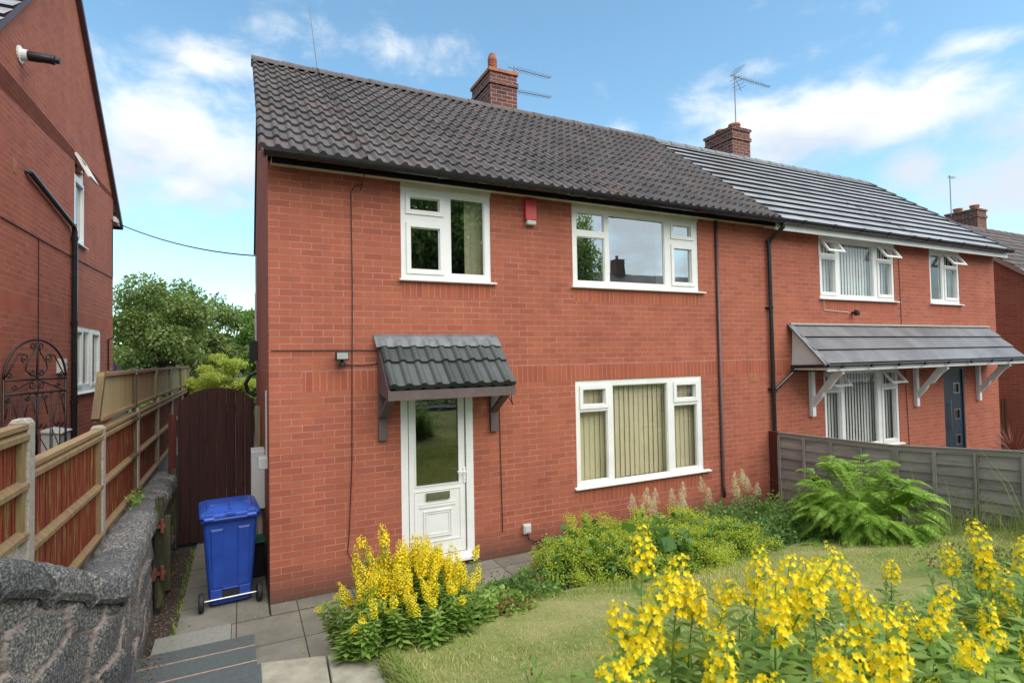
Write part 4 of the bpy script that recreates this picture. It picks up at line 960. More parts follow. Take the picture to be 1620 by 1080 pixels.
for s in (-1, 1):
    heart = [(c, 2.44), (c+s*.10, 2.47), (c+s*.17, 2.53), (c+s*.15, 2.62), (c+s*.06, 2.74), (c+s*.005, 2.88)]; gb(heart)
    gb(scroll(c+s*.06, 2.84, .05, 7.5, math.pi, s)); gb(scroll(c+s*.07, 2.50, .045, 7.5, math.pi, s)); gb(scroll(c+s*.18, 2.68, .06, 7.5, -1.2, s))
    gb([(c+s*.2, 2.73), (c+s*.28, 2.72), (W_*.5+s*W_*.47, 2.45)]); gb(scroll(c+s*.40, 2.46, .04, 7, 0, s))
    gb(scroll(c+s*.07, 2.34, .055, 7.5, math.pi, s)); gb([(c+s*.03, 2.40), (c+s*.42, 2.26)]); gb(scroll(c+s*.33, 2.31, .04, 7, 0, s))
    for q in (.10, .38):
        gb([(c+s*(q-.0), 2.23), (c+s*(q-.09), 1.95), (c+s*(q-.12), 1.85), (c+s*(q-.06), 1.78), (c+s*q, 1.84)], .007); gb([(c+s*q, 2.23), (c+s*(q+.08), 1.95)], .007)
        gb(scroll(c+s*(q+.04), 2.18, .035, 7, math.pi, s)); gb(scroll(c+s*(q+.04), 1.80, .035, 7, math.pi, s)); gb(scroll(c+s*(q-.05), 1.80, .035, 7, 0, s))
        gb(scroll(c+s*(q+.02), 1.28, .04, 7, math.pi, s))
    for q in (.0, .02, .22, .25, .38): gb([(c+s*q, 2.24), (c+s*q, 1.05)], .007)
    gb([(c, 1.75), (c+s*.19, 1.45), (c+s*.02, 1.15)], .007); gb([(c+s*.25, 1.75), (c+s*.42, 1.4), (c+s*.26, 1.1)], .007)
gb([(c, 2.41), (c, 2.88)], .008)
mb.build('scrollwork', 'iron_paint', IG, smooth=True)

# ================================================================== SIDE GATE (arched boards)
SG = thing('arched_gate', 'dark brown arched board gate closing the side passage behind the blue bin', 'gate', (-.59, 2.62, 0))
mb = MB(); xs_ = np.linspace(-.49, .49, 9)
for i in range(8):
    a, b = xs_[i]+.002, xs_[i+1]-.002; top = lambda x: 1.80+.415*math.sqrt(max(0, 1-(x/.56)**2))**1.0
    pts = [(a, .035), (b, .035)]+[(b-(b-a)*k/4, top(b-(b-a)*k/4)) for k in range(5)]
    n = len(pts); yo = .0015*(i % 3)
    vs = [(p[0], yo, p[1]) for p in pts]+[(p[0], .03, p[1]) for p in pts]
    fsx = [tuple(range(n)), tuple(range(2*n-1, n-1, -1))]+[(k, k+n, (k+1) % n+n, (k+1) % n) for k in range(n)]
    mb.add(vs, fsx, 0, [[(vs[j][0]+i*.0, vs[j][2]) for j in ff] for ff in fsx])
mb.build('board_panel', 'dark_gate', SG)
mb = MB(); mb.box(-.60, -.51, .0, .09, 0, 1.86); mb.build('gate_post', 'red_end_post', SG)
mb = MB(); mb.box(.50, .575, .0, .08, 0, 1.92); mb.build('gate_post', 'post_wood', SG)
mb = MB(); mb.box(-.56, -.505, -.03, -.001, 0, 1.1); mb.build('closing_strip', 'green_wood', SG)

# ================================================================== GRANITE WALL WITH COPING
SWL = thing('stone_wall', 'grey granite garden wall with rough coping stones beside the side path', 'wall', (0, 0, 0))
ctrl = [(-1.62, -3.9, 2.0), (-1.42, -3.35, 1.80), (-1.26, -2.92, 1.62), (-1.11, -2.48, 1.40), (-1.00, -2.16, 1.25), (-1.02, -1.7, 1.19), (-1.09, -.6, 1.12), (-1.13, .8, 1.08), (-1.15, 2.95, 1.02)]
def poly_eval(ctrl, step):
    P = np.array(ctrl); out = []
    for i in range(len(P)-1):
        n = max(1, int(np.linalg.norm(P[i+1, :2]-P[i, :2])/step))
        p0 = P[max(i-1, 0)]; p1 = P[i]; p2 = P[i+1]; p3 = P[min(i+2, len(P)-1)]
        for k in range(n):
            t = k/n; out.append(.5*((2*p1)+(-p0+p2)*t+(2*p0-5*p1+4*p2-p3)*t*t+(-p0+3*p1-3*p2+p3)*t**3))
    out.append(P[-1]); return np.array(out)
pl = poly_eval(ctrl, .016); ds = np.r_[0, np.cumsum(np.linalg.norm(np.diff(pl[:, :2], axis=0), axis=1))]
tg = np.gradient(pl[:, :2], axis=0); tg /= np.linalg.norm(tg, axis=1, keepdims=True); nrm = np.stack([tg[:, 1], -tg[:, 0]], 1)   # to the right of travel = towards the path
nv = 90; zc = pl[:, 2]-.19; zz_ = np.linspace(0, 1, nv)
S_, T_ = np.meshgrid(ds, zz_, indexing='ij'); Zw = -.05+(zc[:, None]+.05)*T_
# irregular stones
seeds = []
yv = 0
for r in range(-1, 7):
    for k in range(-1, int(ds[-1]/.38)+2): seeds.append(((k+.5*(r % 2))*.38+rng.uniform(-.13, .13), r*.29+rng.uniform(-.10, .10)))
seeds = np.array(seeds); Pq = np.stack([S_.ravel()*1.0+.02*np.sin(Zw.ravel()*11), Zw.ravel()], 1)
d1 = np.full(len(Pq), 9.); d2 = np.full(len(Pq), 9.); idd = np.zeros(len(Pq), int)
for k, s in enumerate(seeds):
    sc_ = .85 if k % 3 else 1.15
    d = np.sqrt(((Pq[:, 0]-s[0])*sc_)**2+((Pq[:, 1]-s[1])/sc_)**2); m1 = d < d1; d2 = np.where(m1, d1, np.minimum(d2, d)); idd = np.where(m1, k, idd); d1 = np.where(m1, d, d1)
edge = (d2-d1)
rv = rng.random(len(seeds)); tilt = rng.normal(0, .10, (len(seeds), 2))
mw = .015
mort = np.clip(1-edge/mw, 0, 1)
bul = np.where(edge < mw, .016, np.clip((edge-mw)/.04, 0, 1)**.5*.018)+ (tilt[idd, 0]*(Pq[:, 0]-seeds[idd, 0])+tilt[idd, 1]*(Pq[:, 1]-seeds[idd, 1]))*(edge > mw)
def vnoise(p, f): 
    return (np.sin(p[:, 0]*f*1.3+2*np.sin(p[:, 1]*f*.9))+np.sin(p[:, 1]*f*1.7+1.5*np.sin(p[:, 0]*f*1.1+1)))*.5
bul += .004*vnoise(Pq, 13)+.0012*vnoise(Pq, 41)
bul = bul.reshape(S_.shape)
X = pl[:, 0][:, None]+nrm[:, 0][:, None]*bul; Y = pl[:, 1][:, None]+nrm[:, 1][:, None]*bul
nu = len(ds); idx = np.arange(nu*nv).reshape(nu, nv)
Fq = np.stack([idx[:-1, :-1], idx[1:, :-1], idx[1:, 1:], idx[:-1, 1:]], -1).reshape(-1, 4)
npmesh('stone_face', np.stack([X, Y, Zw], -1), Fq, 'granite', SWL, smooth=True, attrs={'mortar': (edge < mw).astype(float)*np.clip((mw-edge)/.006, 0, 1), 'stone': rv[idd]})
# coping blocks
s0 = 0.
while s0 < ds[-1]-.1:
    ln = rng.uniform(.34, .52); s1 = min(s0+ln, ds[-1]); ii = np.where((ds >= s0+.006) & (ds <= s1-.006))[0][::2]
    if len(ii) < 3: s0 = s1; continue
    prof = [(.05, -.19), (.075, -.16), (.07, -.08), (.045, -.025), (-.01, 0), (-.10, .012), (-.20, -.01), (-.25, -.05), (-.26, -.19)]
    hgt = rng.uniform(-.012, .014); V = []
    for q, i in enumerate(ii):
        e = min(q, len(ii)-1-q); sh = .045 if e == 0 else (.012 if e == 1 else 0)
        for k, (o, z) in enumerate(prof):
            p = np.array([[ds[i]*3+k, k*.5+o*7]]); nz = .006*vnoise(p, 5)[0]+.003*vnoise(p, 19)[0]+rng.normal(0, .0016)
            V.append((pl[i, 0]+nrm[i, 0]*(o*(1-sh*3)+nz), pl[i, 1]+nrm[i, 1]*(o*(1-sh*3)+nz), pl[i, 2]+z*(1-sh)-sh+(hgt+nz*.8 if k > 0 and k < 8 else 0)))
    n = len(prof); F = [(q*n+k, (q+1)*n+k, (q+1)*n+k+1, q*n+k+1) for q in range(len(ii)-1) for k in range(n-1)]
    mb = MB(); mb.add(V, F+[tuple(range(n)), tuple(range(len(V)-1, len(V)-n-1, -1))]); o = mb.build('coping_stone', 'granite', SWL, smooth=False)
    a = o.data.attributes.new('stone', 'FLOAT', 'POINT'); a.data.foreach_set('value', [rng.random()*.8]*len(V))
    s0 = s1
# old gate post fixed to the wall
GP = thing('old_gate_post', 'green weathered timber post bracketed to the stone wall by the path', 'post', (-1.03, .40, 0))
mb = MB(); mb.box(-.05, .03, -.05, .02, .05, 1.18); mb.build('timber_post', 'green_wood', GP, bevel=.005)
mb = MB(); mb.box(-.05, .03, .52, .57, .10, .85); mb.box(-.05, .035, .51, .58, .02, .10); mb.build('timber_strip', 'green_wood', GP)
for z in (.40, .88):
    mb = MB(); mb.box(-.06, .05, -.11, -.05, z, z+.03); mb.tube([(.02, -.10, z-.05), (.02, -.10, z+.09)], .018, 8); mb.box(-.06, -.03, -.2, -.05, z-.02, z+.06)
    mb.build('hinge_bracket', 'rust', GP)

# ================================================================== WHEELIE BIN
BN = thing('wheelie_bin', 'blue wheelie bin with its wheels towards us beside the house corner', 'bin', (-.385, .16, 0), R(4))
mb = MB()
def ring(w, y0, y1, z, r=.05):
    pts = []
    for cx_, cy_, a0 in ((w/2-r, y0+r, -90), (w/2-r, y1-r, 0), (-w/2+r, y1-r, 90), (-w/2+r, y0+r, 180)):
        for k in range(5): a = R(a0+k*22.5); pts.append((cx_+r*math.cos(a), cy_+r*math.sin(a), z))
    return pts
rings = [ring(.42, .05, .53, .03), ring(.43, .04, .55, .10), ring(.50, .015, .64, .60), ring(.545, .0, .70, .93), ring(.59, -.02, .73, .935), ring(.59, -.02, .73, .975), ring(.55, .0, .70, .98)]
n = 20; V = [p for r_ in rings for p in r_]
F = [(i*n+k, i*n+(k+1) % n, (i+1)*n+(k+1) % n, (i+1)*n+k) for i in range(len(rings)-1) for k in range(n)]+[tuple(range(n-1, -1, -1))]
mb.add(V, F)
# raised vertical panels on the face towards us and the axle recess surround
for (a, b) in ((-.20, -.07), (.07, .20)): mb.add([(a*.9, .033, .20), (b*.9, .033, .20), (b, .0, .86), (a, .0, .86), (a*.9+.01, .026, .22), (b*.9-.01, .026, .22), (b-.012, -.008, .84), (a+.012, -.008, .84)], [(4, 5, 6, 7), (0, 1, 5, 4), (1, 2, 6, 5), (2, 3, 7, 6), (3, 0, 4, 7)])
mb.box(-.20, -.085, .02, .05, .10, .20); mb.box(.085, .20, .02, .05, .10, .20); mb.box(-.085, .085, .02, .05, .185, .20)
mb.build('bin_body', 'bin_blue', BN, smooth=False, bevel=.006)
mb = MB(); mb.box(-.085, .085, .030, .036, .105, .184); mb.build('foot_recess_shade', 'shade_black', BN)  # near-black plate painted in for the shade inside the foot pocket
mb = MB()
lr = [ring(.60, -.03, .75, .982, .06), ring(.615, -.035, .76, .99, .06), ring(.60, -.03, .75, 1.02, .06), ring(.50, .05, .68, 1.045, .06), ring(.48, .07, .66, 1.040, .05), ring(.44, .12, .60, 1.062, .05), ring(.30, .2, .5, 1.07, .05)]
V = [p for r_ in lr for p in r_]; F = [(i*n+k, i*n+(k+1) % n, (i+1)*n+(k+1) % n, (i+1)*n+k) for i in range(len(lr)-1) for k in range(n)]+[tuple(range(n-1, -1, -1)), tuple((len(lr)-1)*n+k for k in range(n))]
mb.add(V, F); 
for x in (-.21, .21): mb.box(x-.04, x+.04, -.05, .06, .96, 1.04); mb.tube([(x-.05, -.055, .985), (x+.05, -.055, .985)], .022, 10)
mb.box(-.05, .05, -.045, .04, 1.0, 1.035); mb.box(-.012, .012, .05, .55, 1.045, 1.075); mb.box(-.2, .2, .24, .262, 1.05, 1.072)
mb.build('bin_lid', 'bin_lid_blue', BN, bevel=.006)
mb = MB(); mb.tube([(-.25, -.06, .975), (.25, -.06, .975)], .014, 8); mb.build('handle', 'bin_blue', BN)
mb = MB(); mb.tube([(-.28, .0, .105), (.28, .0, .105)], .011, 8); mb.build('axle', 'steel', BN)
for x in (-.285, .285):
    mb = MB(); mb.lathe([(.0, -.025), (.06, -.025), (.085, -.028), (.10, -.018), (.10, .018), (.085, .028), (.06, .025), (.0, .025)], (x, 0, .10), 24, 0, 'x'); wl = mb.build('wheel', 'rubber', BN)
CB = thing('food_caddy', 'small black caddy with green handle behind the blue bin', 'caddy', (-.16, 1.02, 0), R(5))
mb = MB(); mb.box(-.13, .13, -.14, .14, 0, .40); mb.build('caddy_body', 'rubber', CB, bevel=.02)
mb = MB(); mb.box(-.14, .14, -.15, .15, .402, .43); mb.tube([(-.13, -.16, .36), (-.11, -.2, .43), (.11, -.2, .43), (.13, -.16, .36)], .012, 8); mb.build('caddy_lid', 'green_plastic', CB, bevel=.01)

# ================================================================== FENCE ON THE RIGHT
F2 = thing('overlap_fence', 'weathered grey overlap panel fence with dark red end post between the gardens', 'fence', (0, 0, 0))
fx = 7.75
ft = lambda y: 1.22 if y > -1.5 else 1.21+(-1.5-y)*.085
mb = MB(); mb.box(fx-.05, fx+.05, -.16, -.01, -.05, 1.26); mb.build('end_post', 'red_end_post', F2)
segs = [-.17, -2.0, -3.85, -5.7, -7.3]
for a, b in zip(segs, segs[1:]):
    mb = MB(); zb0 = zg(fx, (a+b)/2)-.05; rows_ = 7; 
    for r in range(rows_):
        f0, f1 = r/rows_, (r+1)/rows_; L0 = lambda y, f_: zb0+(ft(y)-.03-zb0)*f_
        w1_, w2_ = random.uniform(-.008, .008), random.uniform(-.008, .008)
        q = [(fx-.028, a, L0(a, f0)-.015+w1_), (fx-.028, b, L0(b, f0)-.015+w2_), (fx-.006, b, L0(b, f1)+.02), (fx-.006, a, L0(a, f1)+.02)]
        mb.quad(*q, 0, [(r*.14+.02, -a), (r*.14+.02, -b), (r*.14+.12, -b), (r*.14+.12, -a)])
        q2 = [(fx-.022, a, q[0][2]), (fx-.022, b, q[1][2]), (fx-.002, b, q[2][2]), (fx-.002, a, q[3][2])]; mb.quad(*q2[::-1])
    pn = mb.build('fence_panel', 'grey_fence', F2)
    mb = MB()
    for y in np.linspace(a-.02, b+.02, 5): mb.box(fx-.055, fx-.029, y-.02, y+.02, zb0, ft(y)-.02)
    mb.bar((fx-.02, a, ft(a)), (fx-.02, b, ft(b)), .035, .08, 0, (0, 0, 1)); mb.build('batten', 'grey_fence', pn)
for y in segs[1:]:
    mb = MB(); mb.box(fx-.0, fx+.08, y-.04, y+.04, 0, ft(y)+.03); mb.build('fence_post', 'grey_fence', F2)
# picket gate between right-hand houses and spiky plant
PG = thing('picket_gate', 'brown scalloped picket gate between the right-hand houses', 'gate', (15.45, 1.0, 0))
mb = MB()
for k in range(17):
    x = .1+k*.155; h = 1.18+.0*k; mb.prism([(x, 0), (x+.12, 0), (x+.12, h), (x+.09, h+.05), (x+.06, h+.07), (x+.03, h+.05), (x, h)], 'y', 0, .02)
mb.build('pickets', 'brown_picket', PG); mb = MB(); mb.box(.05, 2.65, .021, .06, .3, .38); mb.box(.05, 2.65, .021, .06, .9, .98); mb.build('rail', 'brown_picket', PG)
mb = MB(); mb.box(1.30, 1.36, -.05, .0, 0, 1.42); mb.box(1.05, 1.36, -.05, .0, 1.37, 1.42); mb.build('white_frame', 'white_paint', PG)

# ================================================================== VEGETATION
def tree(name, label, cat, base, crown, rad, nl, ls, mat, trunk=.12, clumps=26, group=None, droop=0., squash=.8, lim=True):
    t = thing(name, label, cat, base, 0, group); B = np.array(base); c = np.array(crown)-B; rad = np.array(rad)
    cl = []
    while len(cl) < clumps:
        p = rng.uniform(-1, 1, 3)
        if .15 < np.linalg.norm(p) < 1: cl.append(p)
    cl = np.array(cl); cc = c+cl*rad*.82; cr = rng.uniform(.15, .34, clumps)*rad.mean()
    w_ = cr**2; pick = rng.choice(clumps, nl, p=w_/w_.sum()); d = rdir(nl); rr = rng.random(nl)**.45
    P = cc[pick]+d*(rr*cr[pick])[:, None]*np.array([1, 1, squash])
    if droop: P[:, 2] -= droop*rng.random(nl)**2*cr[pick]
    D = unit(d*.7+rng.normal(size=(nl, 3))*.6+np.array([0, 0, -.35])); Nn = unit(rdir(nl)+np.array([0, 0, .9]))
    g = NP(); L = ls*rng.uniform(.7, 1.3, nl); g.leaves(P, D, Nn, L, L*.62); g.build('crown', mat, t)
    mb = MB(); top = c+np.array([0, 0, rad[2]*.35]); mid = c*.55+rng.normal(0, .06, 3)
    mb.tube([(0, 0, -.1), tuple(mid*.5), tuple(mid), tuple(top)], [trunk, trunk*.8, trunk*.6, trunk*.15], 9)
    if lim:
        for k in range(clumps):
            a = mid*rng.uniform(.6, 1.15) if k % 2 else mid+(top-mid)*rng.uniform(.0, .6); b = cc[k]; m2 = a*.5+b*.5+np.array([0, 0, .08*rad[2]])
            mb.tube([tuple(a), tuple(m2), tuple(b)], [trunk*.28, trunk*.18, trunk*.05], 5)
    mb.build('trunk', 'bark', t); return t
tree('tree', 'large loose grey-green tree beyond the fence, nearest the left house', 'tree', (-2.35, 14, -.6), (-2.55, 14, 3.6), (1.55, 1.3, 2.3), 20000, .11, 'tree_leaf_grey', .09, 60)
tree('tree', 'shorter grey-green tree behind the yellow maple, in the gap between houses', 'tree', (-1.0, 16, -.7), (-1.05, 16, 3.3), (1.2, 1.2, 2.0), 11000, .11, 'tree_leaf_grey', .08, 44)
tree('tree', 'dark green tree against the corner of the brick house', 'tree', (.35, 13.5, -.6), (.25, 13.5, 2.7), (.85, 1.1, 1.9), 13000, .10, 'tree_leaf', .08, 34)
tree('tree', 'darker tree low behind the large grey-green one', 'tree', (-3.3, 19, -.8), (-3.2, 19, 2.8), (2.4, 1.4, 2.8), 16000, .13, 'tree_leaf_dark', .1, 36)
tree('tree', 'dark tree filling the lower middle of the gap between houses', 'tree', (-.2, 20, -.9), (-.2, 20, 2.3), (2.1, 1.4, 2.5), 15000, .13, 'tree_leaf_dark', .1, 36)
tree('maple_tree', 'yellow-green maple rising above the arched gate', 'tree', (-.62, 8.6, -.3), (-.66, 8.6, 2.02), (.88, .7, .93), 19000, .055, 'maple_leaf', .045, 40, squash=.45)
tree('shrub', 'green shrub beside the maple, below the trees at the end of the passage', 'shrub', (-1.9, 10.5, -.3), (-1.7, 10.5, 1.4), (.9, .7, 1.1), 9000, .08, 'tree_leaf', .04, 24)
tree('shrub', 'dark shrub against the house wall, right of the maple', 'shrub', (.12, 9.6, -.3), (.12, 9.6, 1.3), (.35, .6, 1.1), 6000, .07, 'tree_leaf_dark', .04, 20)
# across the road: seen reflected in the panes
tree('street_tree', 'dark leafy tree across the road, reflected in the small upstairs window', 'tree', (7.2, -15, 1.1), (7.2, -15, 6.6), (3.0, 2.5, 4.6), 16000, .26, 'tree_leaf_grey', .25, 50)
tree('street_tree', 'slender drooping tree across the road, reflected in the wide upstairs window', 'tree', (13.4, -15, 1.1), (13.5, -15, 6.6), (1.45, 1.4, 3.6), 9000, .15, 'tree_leaf_grey', .16, 40, droop=1.5)
OH = thing('house_opposite', 'brick house across the road, seen only as a reflection in the wide upstairs window', 'house', (0, 0, 0))
mb = MB(); mb.add([(19, -27.5, 1), (19, -21.5, 1), (19, -21.5, 5.9), (19, -24.5, 8.1), (19, -27.5, 5.9)], [(0, 1, 2, 3, 4)], 0, [[(0, 0), (6, 0), (6, 5), (3, 7.3), (0, 5)]])
wall_grid(mb, lambda u, v, d: (u, -21.5-d, v), 19, 36, 1, 5.9, [(21, 23, 2, 3.2), (25, 27, 2, 3.2), (21, 23, 4.4, 5.6), (25, 27, 4.4, 5.6)], [])
mb.build('wall', ['brick', 'brick_soldier'], OH)
mb = MB(); mb.quad((18.8, -21.1, 5.75), (36, -21.1, 5.75), (36, -24.5, 8.25), (18.8, -24.5, 8.25), 0, [(0, 0), (50, 0), (50, 13), (0, 13)]); mb.quad((18.8, -28, 5.75), (36, -28, 5.75), (36, -24.5, 8.25), (18.8, -24.5, 8.25)); mb.build('roof', 'far_tile', OH)
mb = MB()
for q in [(21, 23, 2, 3.2), (25, 27, 2, 3.2), (21, 23, 4.4, 5.6), (25, 27, 4.4, 5.6)]: mb.box(q[0], q[1], -21.6, -21.55, q[2], q[3])
mb.build('window', 'white_plastic', OH); chimney(OH, 23.0, 23.7, -24.9, -24.2, 7.5, 9.2, [(23.3, -24.5, .3, 'pot')])
def hedge(name, label, x0, x1, y0, y1, z0, z1, n, ls, mat, cat='hedge'):
    P = np.stack([rng.uniform(x0, x1, n), rng.uniform(y0, y1, n), z0+(z1-z0)*rng.random(n)**.8+.06*rng.normal(size=n)], 1)
    g = NP(); L = ls*rng.uniform(.7, 1.3, n); g.leaves(P, rdir(n), unit(rdir(n)+np.array([0, 0, .8])), L, L*.6); return tag(g.build(name, mat), label, cat)
hedge('hedge', 'dark roadside hedge, reflected in the door glass', -3, 14, -9.1, -8.4, 1.0, 2.35, 9000, .12, 'stalk_leaf')

BN.scale = (.96, .96, .965); BN.location.x = -.375
# ---------------- lawn grass
def patch(n, inside, hfun, mat, name, label, cat, hmin, hmax, w=.006, lean=.35, xr=(.72, 7.7), yr=(-6.4, -1.5), parent=None):
    x = rng.uniform(*xr, n*2); y = rng.uniform(*yr, n*2); k = inside(x, y); x = x[k][:n]; y = y[k][:n]; n = len(x)
    z = np.array([hfun(a, b) for a, b in zip(x, y)]); h = rng.uniform(hmin, hmax, n); a = rng.uniform(0, 2*np.pi, n); ln = np.abs(rng.normal(0, lean, n))
    S = np.stack([np.cos(a), np.sin(a), 0*a], 1)*w/2; Dh = np.stack([-np.sin(a)*ln, np.cos(a)*ln, np.ones(n)], 1)*h[:, None]; P = np.stack([x, y, z-.005], 1)
    M_ = P+Dh*np.array([.35, .35, .55])
    V = np.stack([P-S, P+S, M_+S*.8, P+Dh+S*.1], 1); V2 = np.stack([M_-S*.8, P-S, P+Dh+S*.1, P+Dh-S*.1], 1)
    Vv = np.stack([P-S, P+S, M_+S*.85, M_-S*.85, P+Dh], 1).reshape(-1, 3); b = np.arange(n)[:, None]*5
    F = np.concatenate([b+np.array([0, 1, 2, 3]), b+np.array([3, 2, 4, 4])]); F = np.concatenate([b+np.array([[0, 1, 2, 3]])], 0)
    T = (b+np.array([[3, 2, 4]]))
    me = bpy.data.meshes.new(name); me.vertices.add(len(Vv)); me.vertices.foreach_set('co', Vv.astype(np.float32).ravel())
    lv = np.concatenate([F.ravel(), T.ravel()]).astype(np.int32); me.loops.add(len(lv)); me.loops.foreach_set('vertex_index', lv)
    st = np.concatenate([np.arange(n)*4, n*4+np.arange(n)*3]).astype(np.int32); me.polygons.add(2*n); me.polygons.foreach_set('loop_start', st)
    me.materials.append(MATS[mat]); me.update(calc_edges=True); me.validate()
    o = bpy.data.objects.new(name, me); COL.objects.link(o)
    if parent is not None: o.parent = parent
    elif label: tag(o, label, cat)
    return o
def edge_y(x):  # where lawn meets the beds by the wall
    return np.interp(x, [.7, 1.3, 2.0, 2.6, 3.2, 4.8, 5.4, 6.2, 7.7], [-2.02, -1.95, -1.6, -1.7, -1.95, -2.0, -2.15, -2.75, -3.0])
g_ = patch(105000, lambda x, y: (y < edge_y(x)+.05*np.sin(x*9)) & (y > -5.9), zg, 'grass_blade', 'grass', None, None, .018, .046, .0062, .6)
g_['kind'] = 'stuff'; tag(g_, 'short sun-bleached grass of the front lawn', 'grass')
g_ = patch(9000, lambda x, y: np.abs(y-edge_y(x)) < .12, zg, 'wild_grass', 'long_grass', None, None, .05, .16, .006, .5); g_['kind'] = 'stuff'; tag(g_, 'longer green grass along the edge of the lawn', 'grass')

def blotch(x, y): return np.sin(x*5.1+2*np.sin(y*3.3))+np.sin(y*6.3+1.7*np.sin(x*4.1+1))+.6*np.sin(x*13+y*9)
g_ = patch(9000, lambda x, y: (y < edge_y(x)) & (y > -5.5) & (blotch(x, y) > 1.05), zg, 'wild_grass', 'grass_tufts', None, None, .03, .075, .007, .6); g_['kind'] = 'stuff'; tag(g_, 'greener taller tufts scattered through the front lawn', 'grass')
g_ = patch(900, lambda x, y: (np.abs(y+.29) < .012) | (np.abs(y+.012) < .012) | (np.abs(x-.22) < .012), lambda x, y: .0, 'wild_grass', 'joint_weeds', None, None, .01, .04, .005, .8, xr=(-.3, .95), yr=(-1.5, 0)); g_['kind'] = 'stuff'; tag(g_, 'small weeds in the paving joints near the house corner', 'weeds')
g_ = patch(500, lambda x, y: np.abs(x+.86) < .04, lambda x, y: -.02, 'wild_grass', 'joint_weeds', None, None, .02, .07, .006, .8, xr=(-.95, -.8), yr=(-.8, 2.4)); g_['kind'] = 'stuff'; tag(g_, 'thin weeds along the left edge of the side path', 'weeds')
g_ = patch(3200, lambda x, y: x > .66, lambda x, y: zg(x, y)-.10*max(0, .74-x)/.06, 'wild_grass', 'long_grass', None, None, .03, .085, .006, .9, xr=(.67, .80), yr=(-3.6, -1.95)); g_['kind'] = 'stuff'; tag(g_, 'long grass hanging over the pale slab edging', 'grass')
# ---------------- generic low foliage
def mound(name, label, cat, c, r, h, n, ls, mat, n2=0, ls2=.01, mat2=None, group=None, wid=.9, up_=.8, top=.25, part2='flowers', stems=0):
    t = thing(name, label, cat, (c[0], c[1], zg(*c)), 0, group)
    d = rdir(n); d[:, 2] = np.abs(d[:, 2]); rr = rng.random(n)**.4; lob = 1+.22*np.sin(np.arctan2(d[:, 1], d[:, 0])*3+c[0]*5)+.12*np.sin(np.arctan2(d[:, 1], d[:, 0])*7)
    P = d*np.array([r, r, h])*(rr*lob)[:, None]; g = NP(); L = ls*rng.uniform(.6, 1.3, n)
    g.leaves(P, unit(d*.8+rng.normal(size=(n, 3))*.5), unit(d*.4+rdir(n)*.5+np.array([0, 0, up_])), L, L*wid); g.build('leaves', mat, t)
    if stems:
        mb = MB()
        for k in range(stems):
            q = d[k]*np.array([r, r, h])*.9; mb.tube([(q[0]*.1, q[1]*.1, 0), tuple(q*np.array([.6, .6, .5])), tuple(q)], [.004, .003, .002], 4, cap=False)
        mb.build('stems', 'stalk_leaf', t)
    if n2:
        nc = max(20, n2//120); dc = rdir(nc); dc[:, 2] = np.abs(dc[:, 2])*.9+.1; pc_ = dc*np.array([r, r, h])*rng.uniform(.85, 1.12+top, nc)[:, None]
        pk = rng.integers(0, nc, n2); P2 = pc_[pk]+rng.normal(size=(n2, 3))*np.array([.045, .045, .03]); g = NP(); L = ls2*rng.uniform(.6, 1.4, n2)
        g.leaves(P2, rdir(n2), unit(rdir(n2)+np.array([0, 0, .8])), L, L*.95); g.build(part2, mat2, t)['kind'] = 'stuff'
    return t
gL = 'frothy lime-green clumps in the bed under the window'
lady = [((3.05, -1.05), .40, .34), ((3.55, -.75), .38, .44), ((3.55, -1.45), .42, .34), ((4.15, -1.15), .42, .42), ((4.35, -1.65), .38, .28), ((4.8, -1.05), .40, .40), ((5.05, -1.6), .36, .30)]
ladl = ['frothy lime-green clump at the left end of the bed, nearest the door', 'lime-green flowering clump close to the wall under the left edge of the big window', 'lime-green flowering clump at the front left edge of the bed',
        'tall lime-green clump in the middle of the bed under the window', 'low lime-green clump spilling onto the lawn in the middle of the bed', 'lime-green clump near the wall under the right part of the window', 'lime-green clump at the right end of the lime-green planting, by the lawn']
for (c_, r_, h_), lb in zip(lady, ladl):
    mound('flowering_clump', lb, 'plant', c_, r_, h_, 1000, .085, 'lady_leaf', 11000, .0145, 'lime_leaf', gL, stems=25)
mound('leafy_shrub', 'mid-green leafy clump in the bed below the brown wall pipe', 'plant', (5.6, -.95), .45, .42, 3200, .05, 'shrub_leaf', stems=20)
mound('leafy_shrub', 'grey-green fine-leaved clump in front of the dark red fence post', 'plant', (6.45, -.95), .5, .42, 4200, .04, 'shrub_leaf', 500, .012, 'rusty_leaf', stems=25)
mound('leafy_shrub', 'spreading fine-leaved clump left of the big fern', 'plant', (6.0, -1.65), .5, .34, 4800, .036, 'shrub_leaf', 300, .012, 'rusty_leaf', stems=25)
mound('leafy_shrub', 'low green clump at the lawn edge between the lime-green clumps and the fern', 'plant', (5.45, -1.7), .34, .24, 2200, .04, 'shrub_leaf')
mound('leafy_shrub', 'dark green clump behind the big fern against the grey fence', 'plant', (7.1, -1.2), .42, .42, 2600, .04, 'shrub_leaf')
mound('broad_leaved_plant', 'plant with large round grey-green leaves among the lime-green clumps', 'plant', (3.95, -1.42), .26, .42, 60, .17, 'lady_leaf', wid=1.0)
mound('weed_clump', 'low weedy clump between the yellow flowers and the lime-green planting', 'plant', (2.35, -1.35), .42, .16, 2200, .04, 'shrub_leaf', 250, .02, 'rusty_leaf')
mound('weed_clump', 'low green weeds beside the paving in front of the door', 'plant', (2.75, -1.15), .28, .14, 1200, .035, 'stalk_leaf')
mound('weed_clump', 'small reddish-leaved weed clump right of the near flower bush', 'plant', (1.9, -1.75), .26, .18, 1300, .045, 'stalk_leaf', 200, .03, 'rusty_leaf')
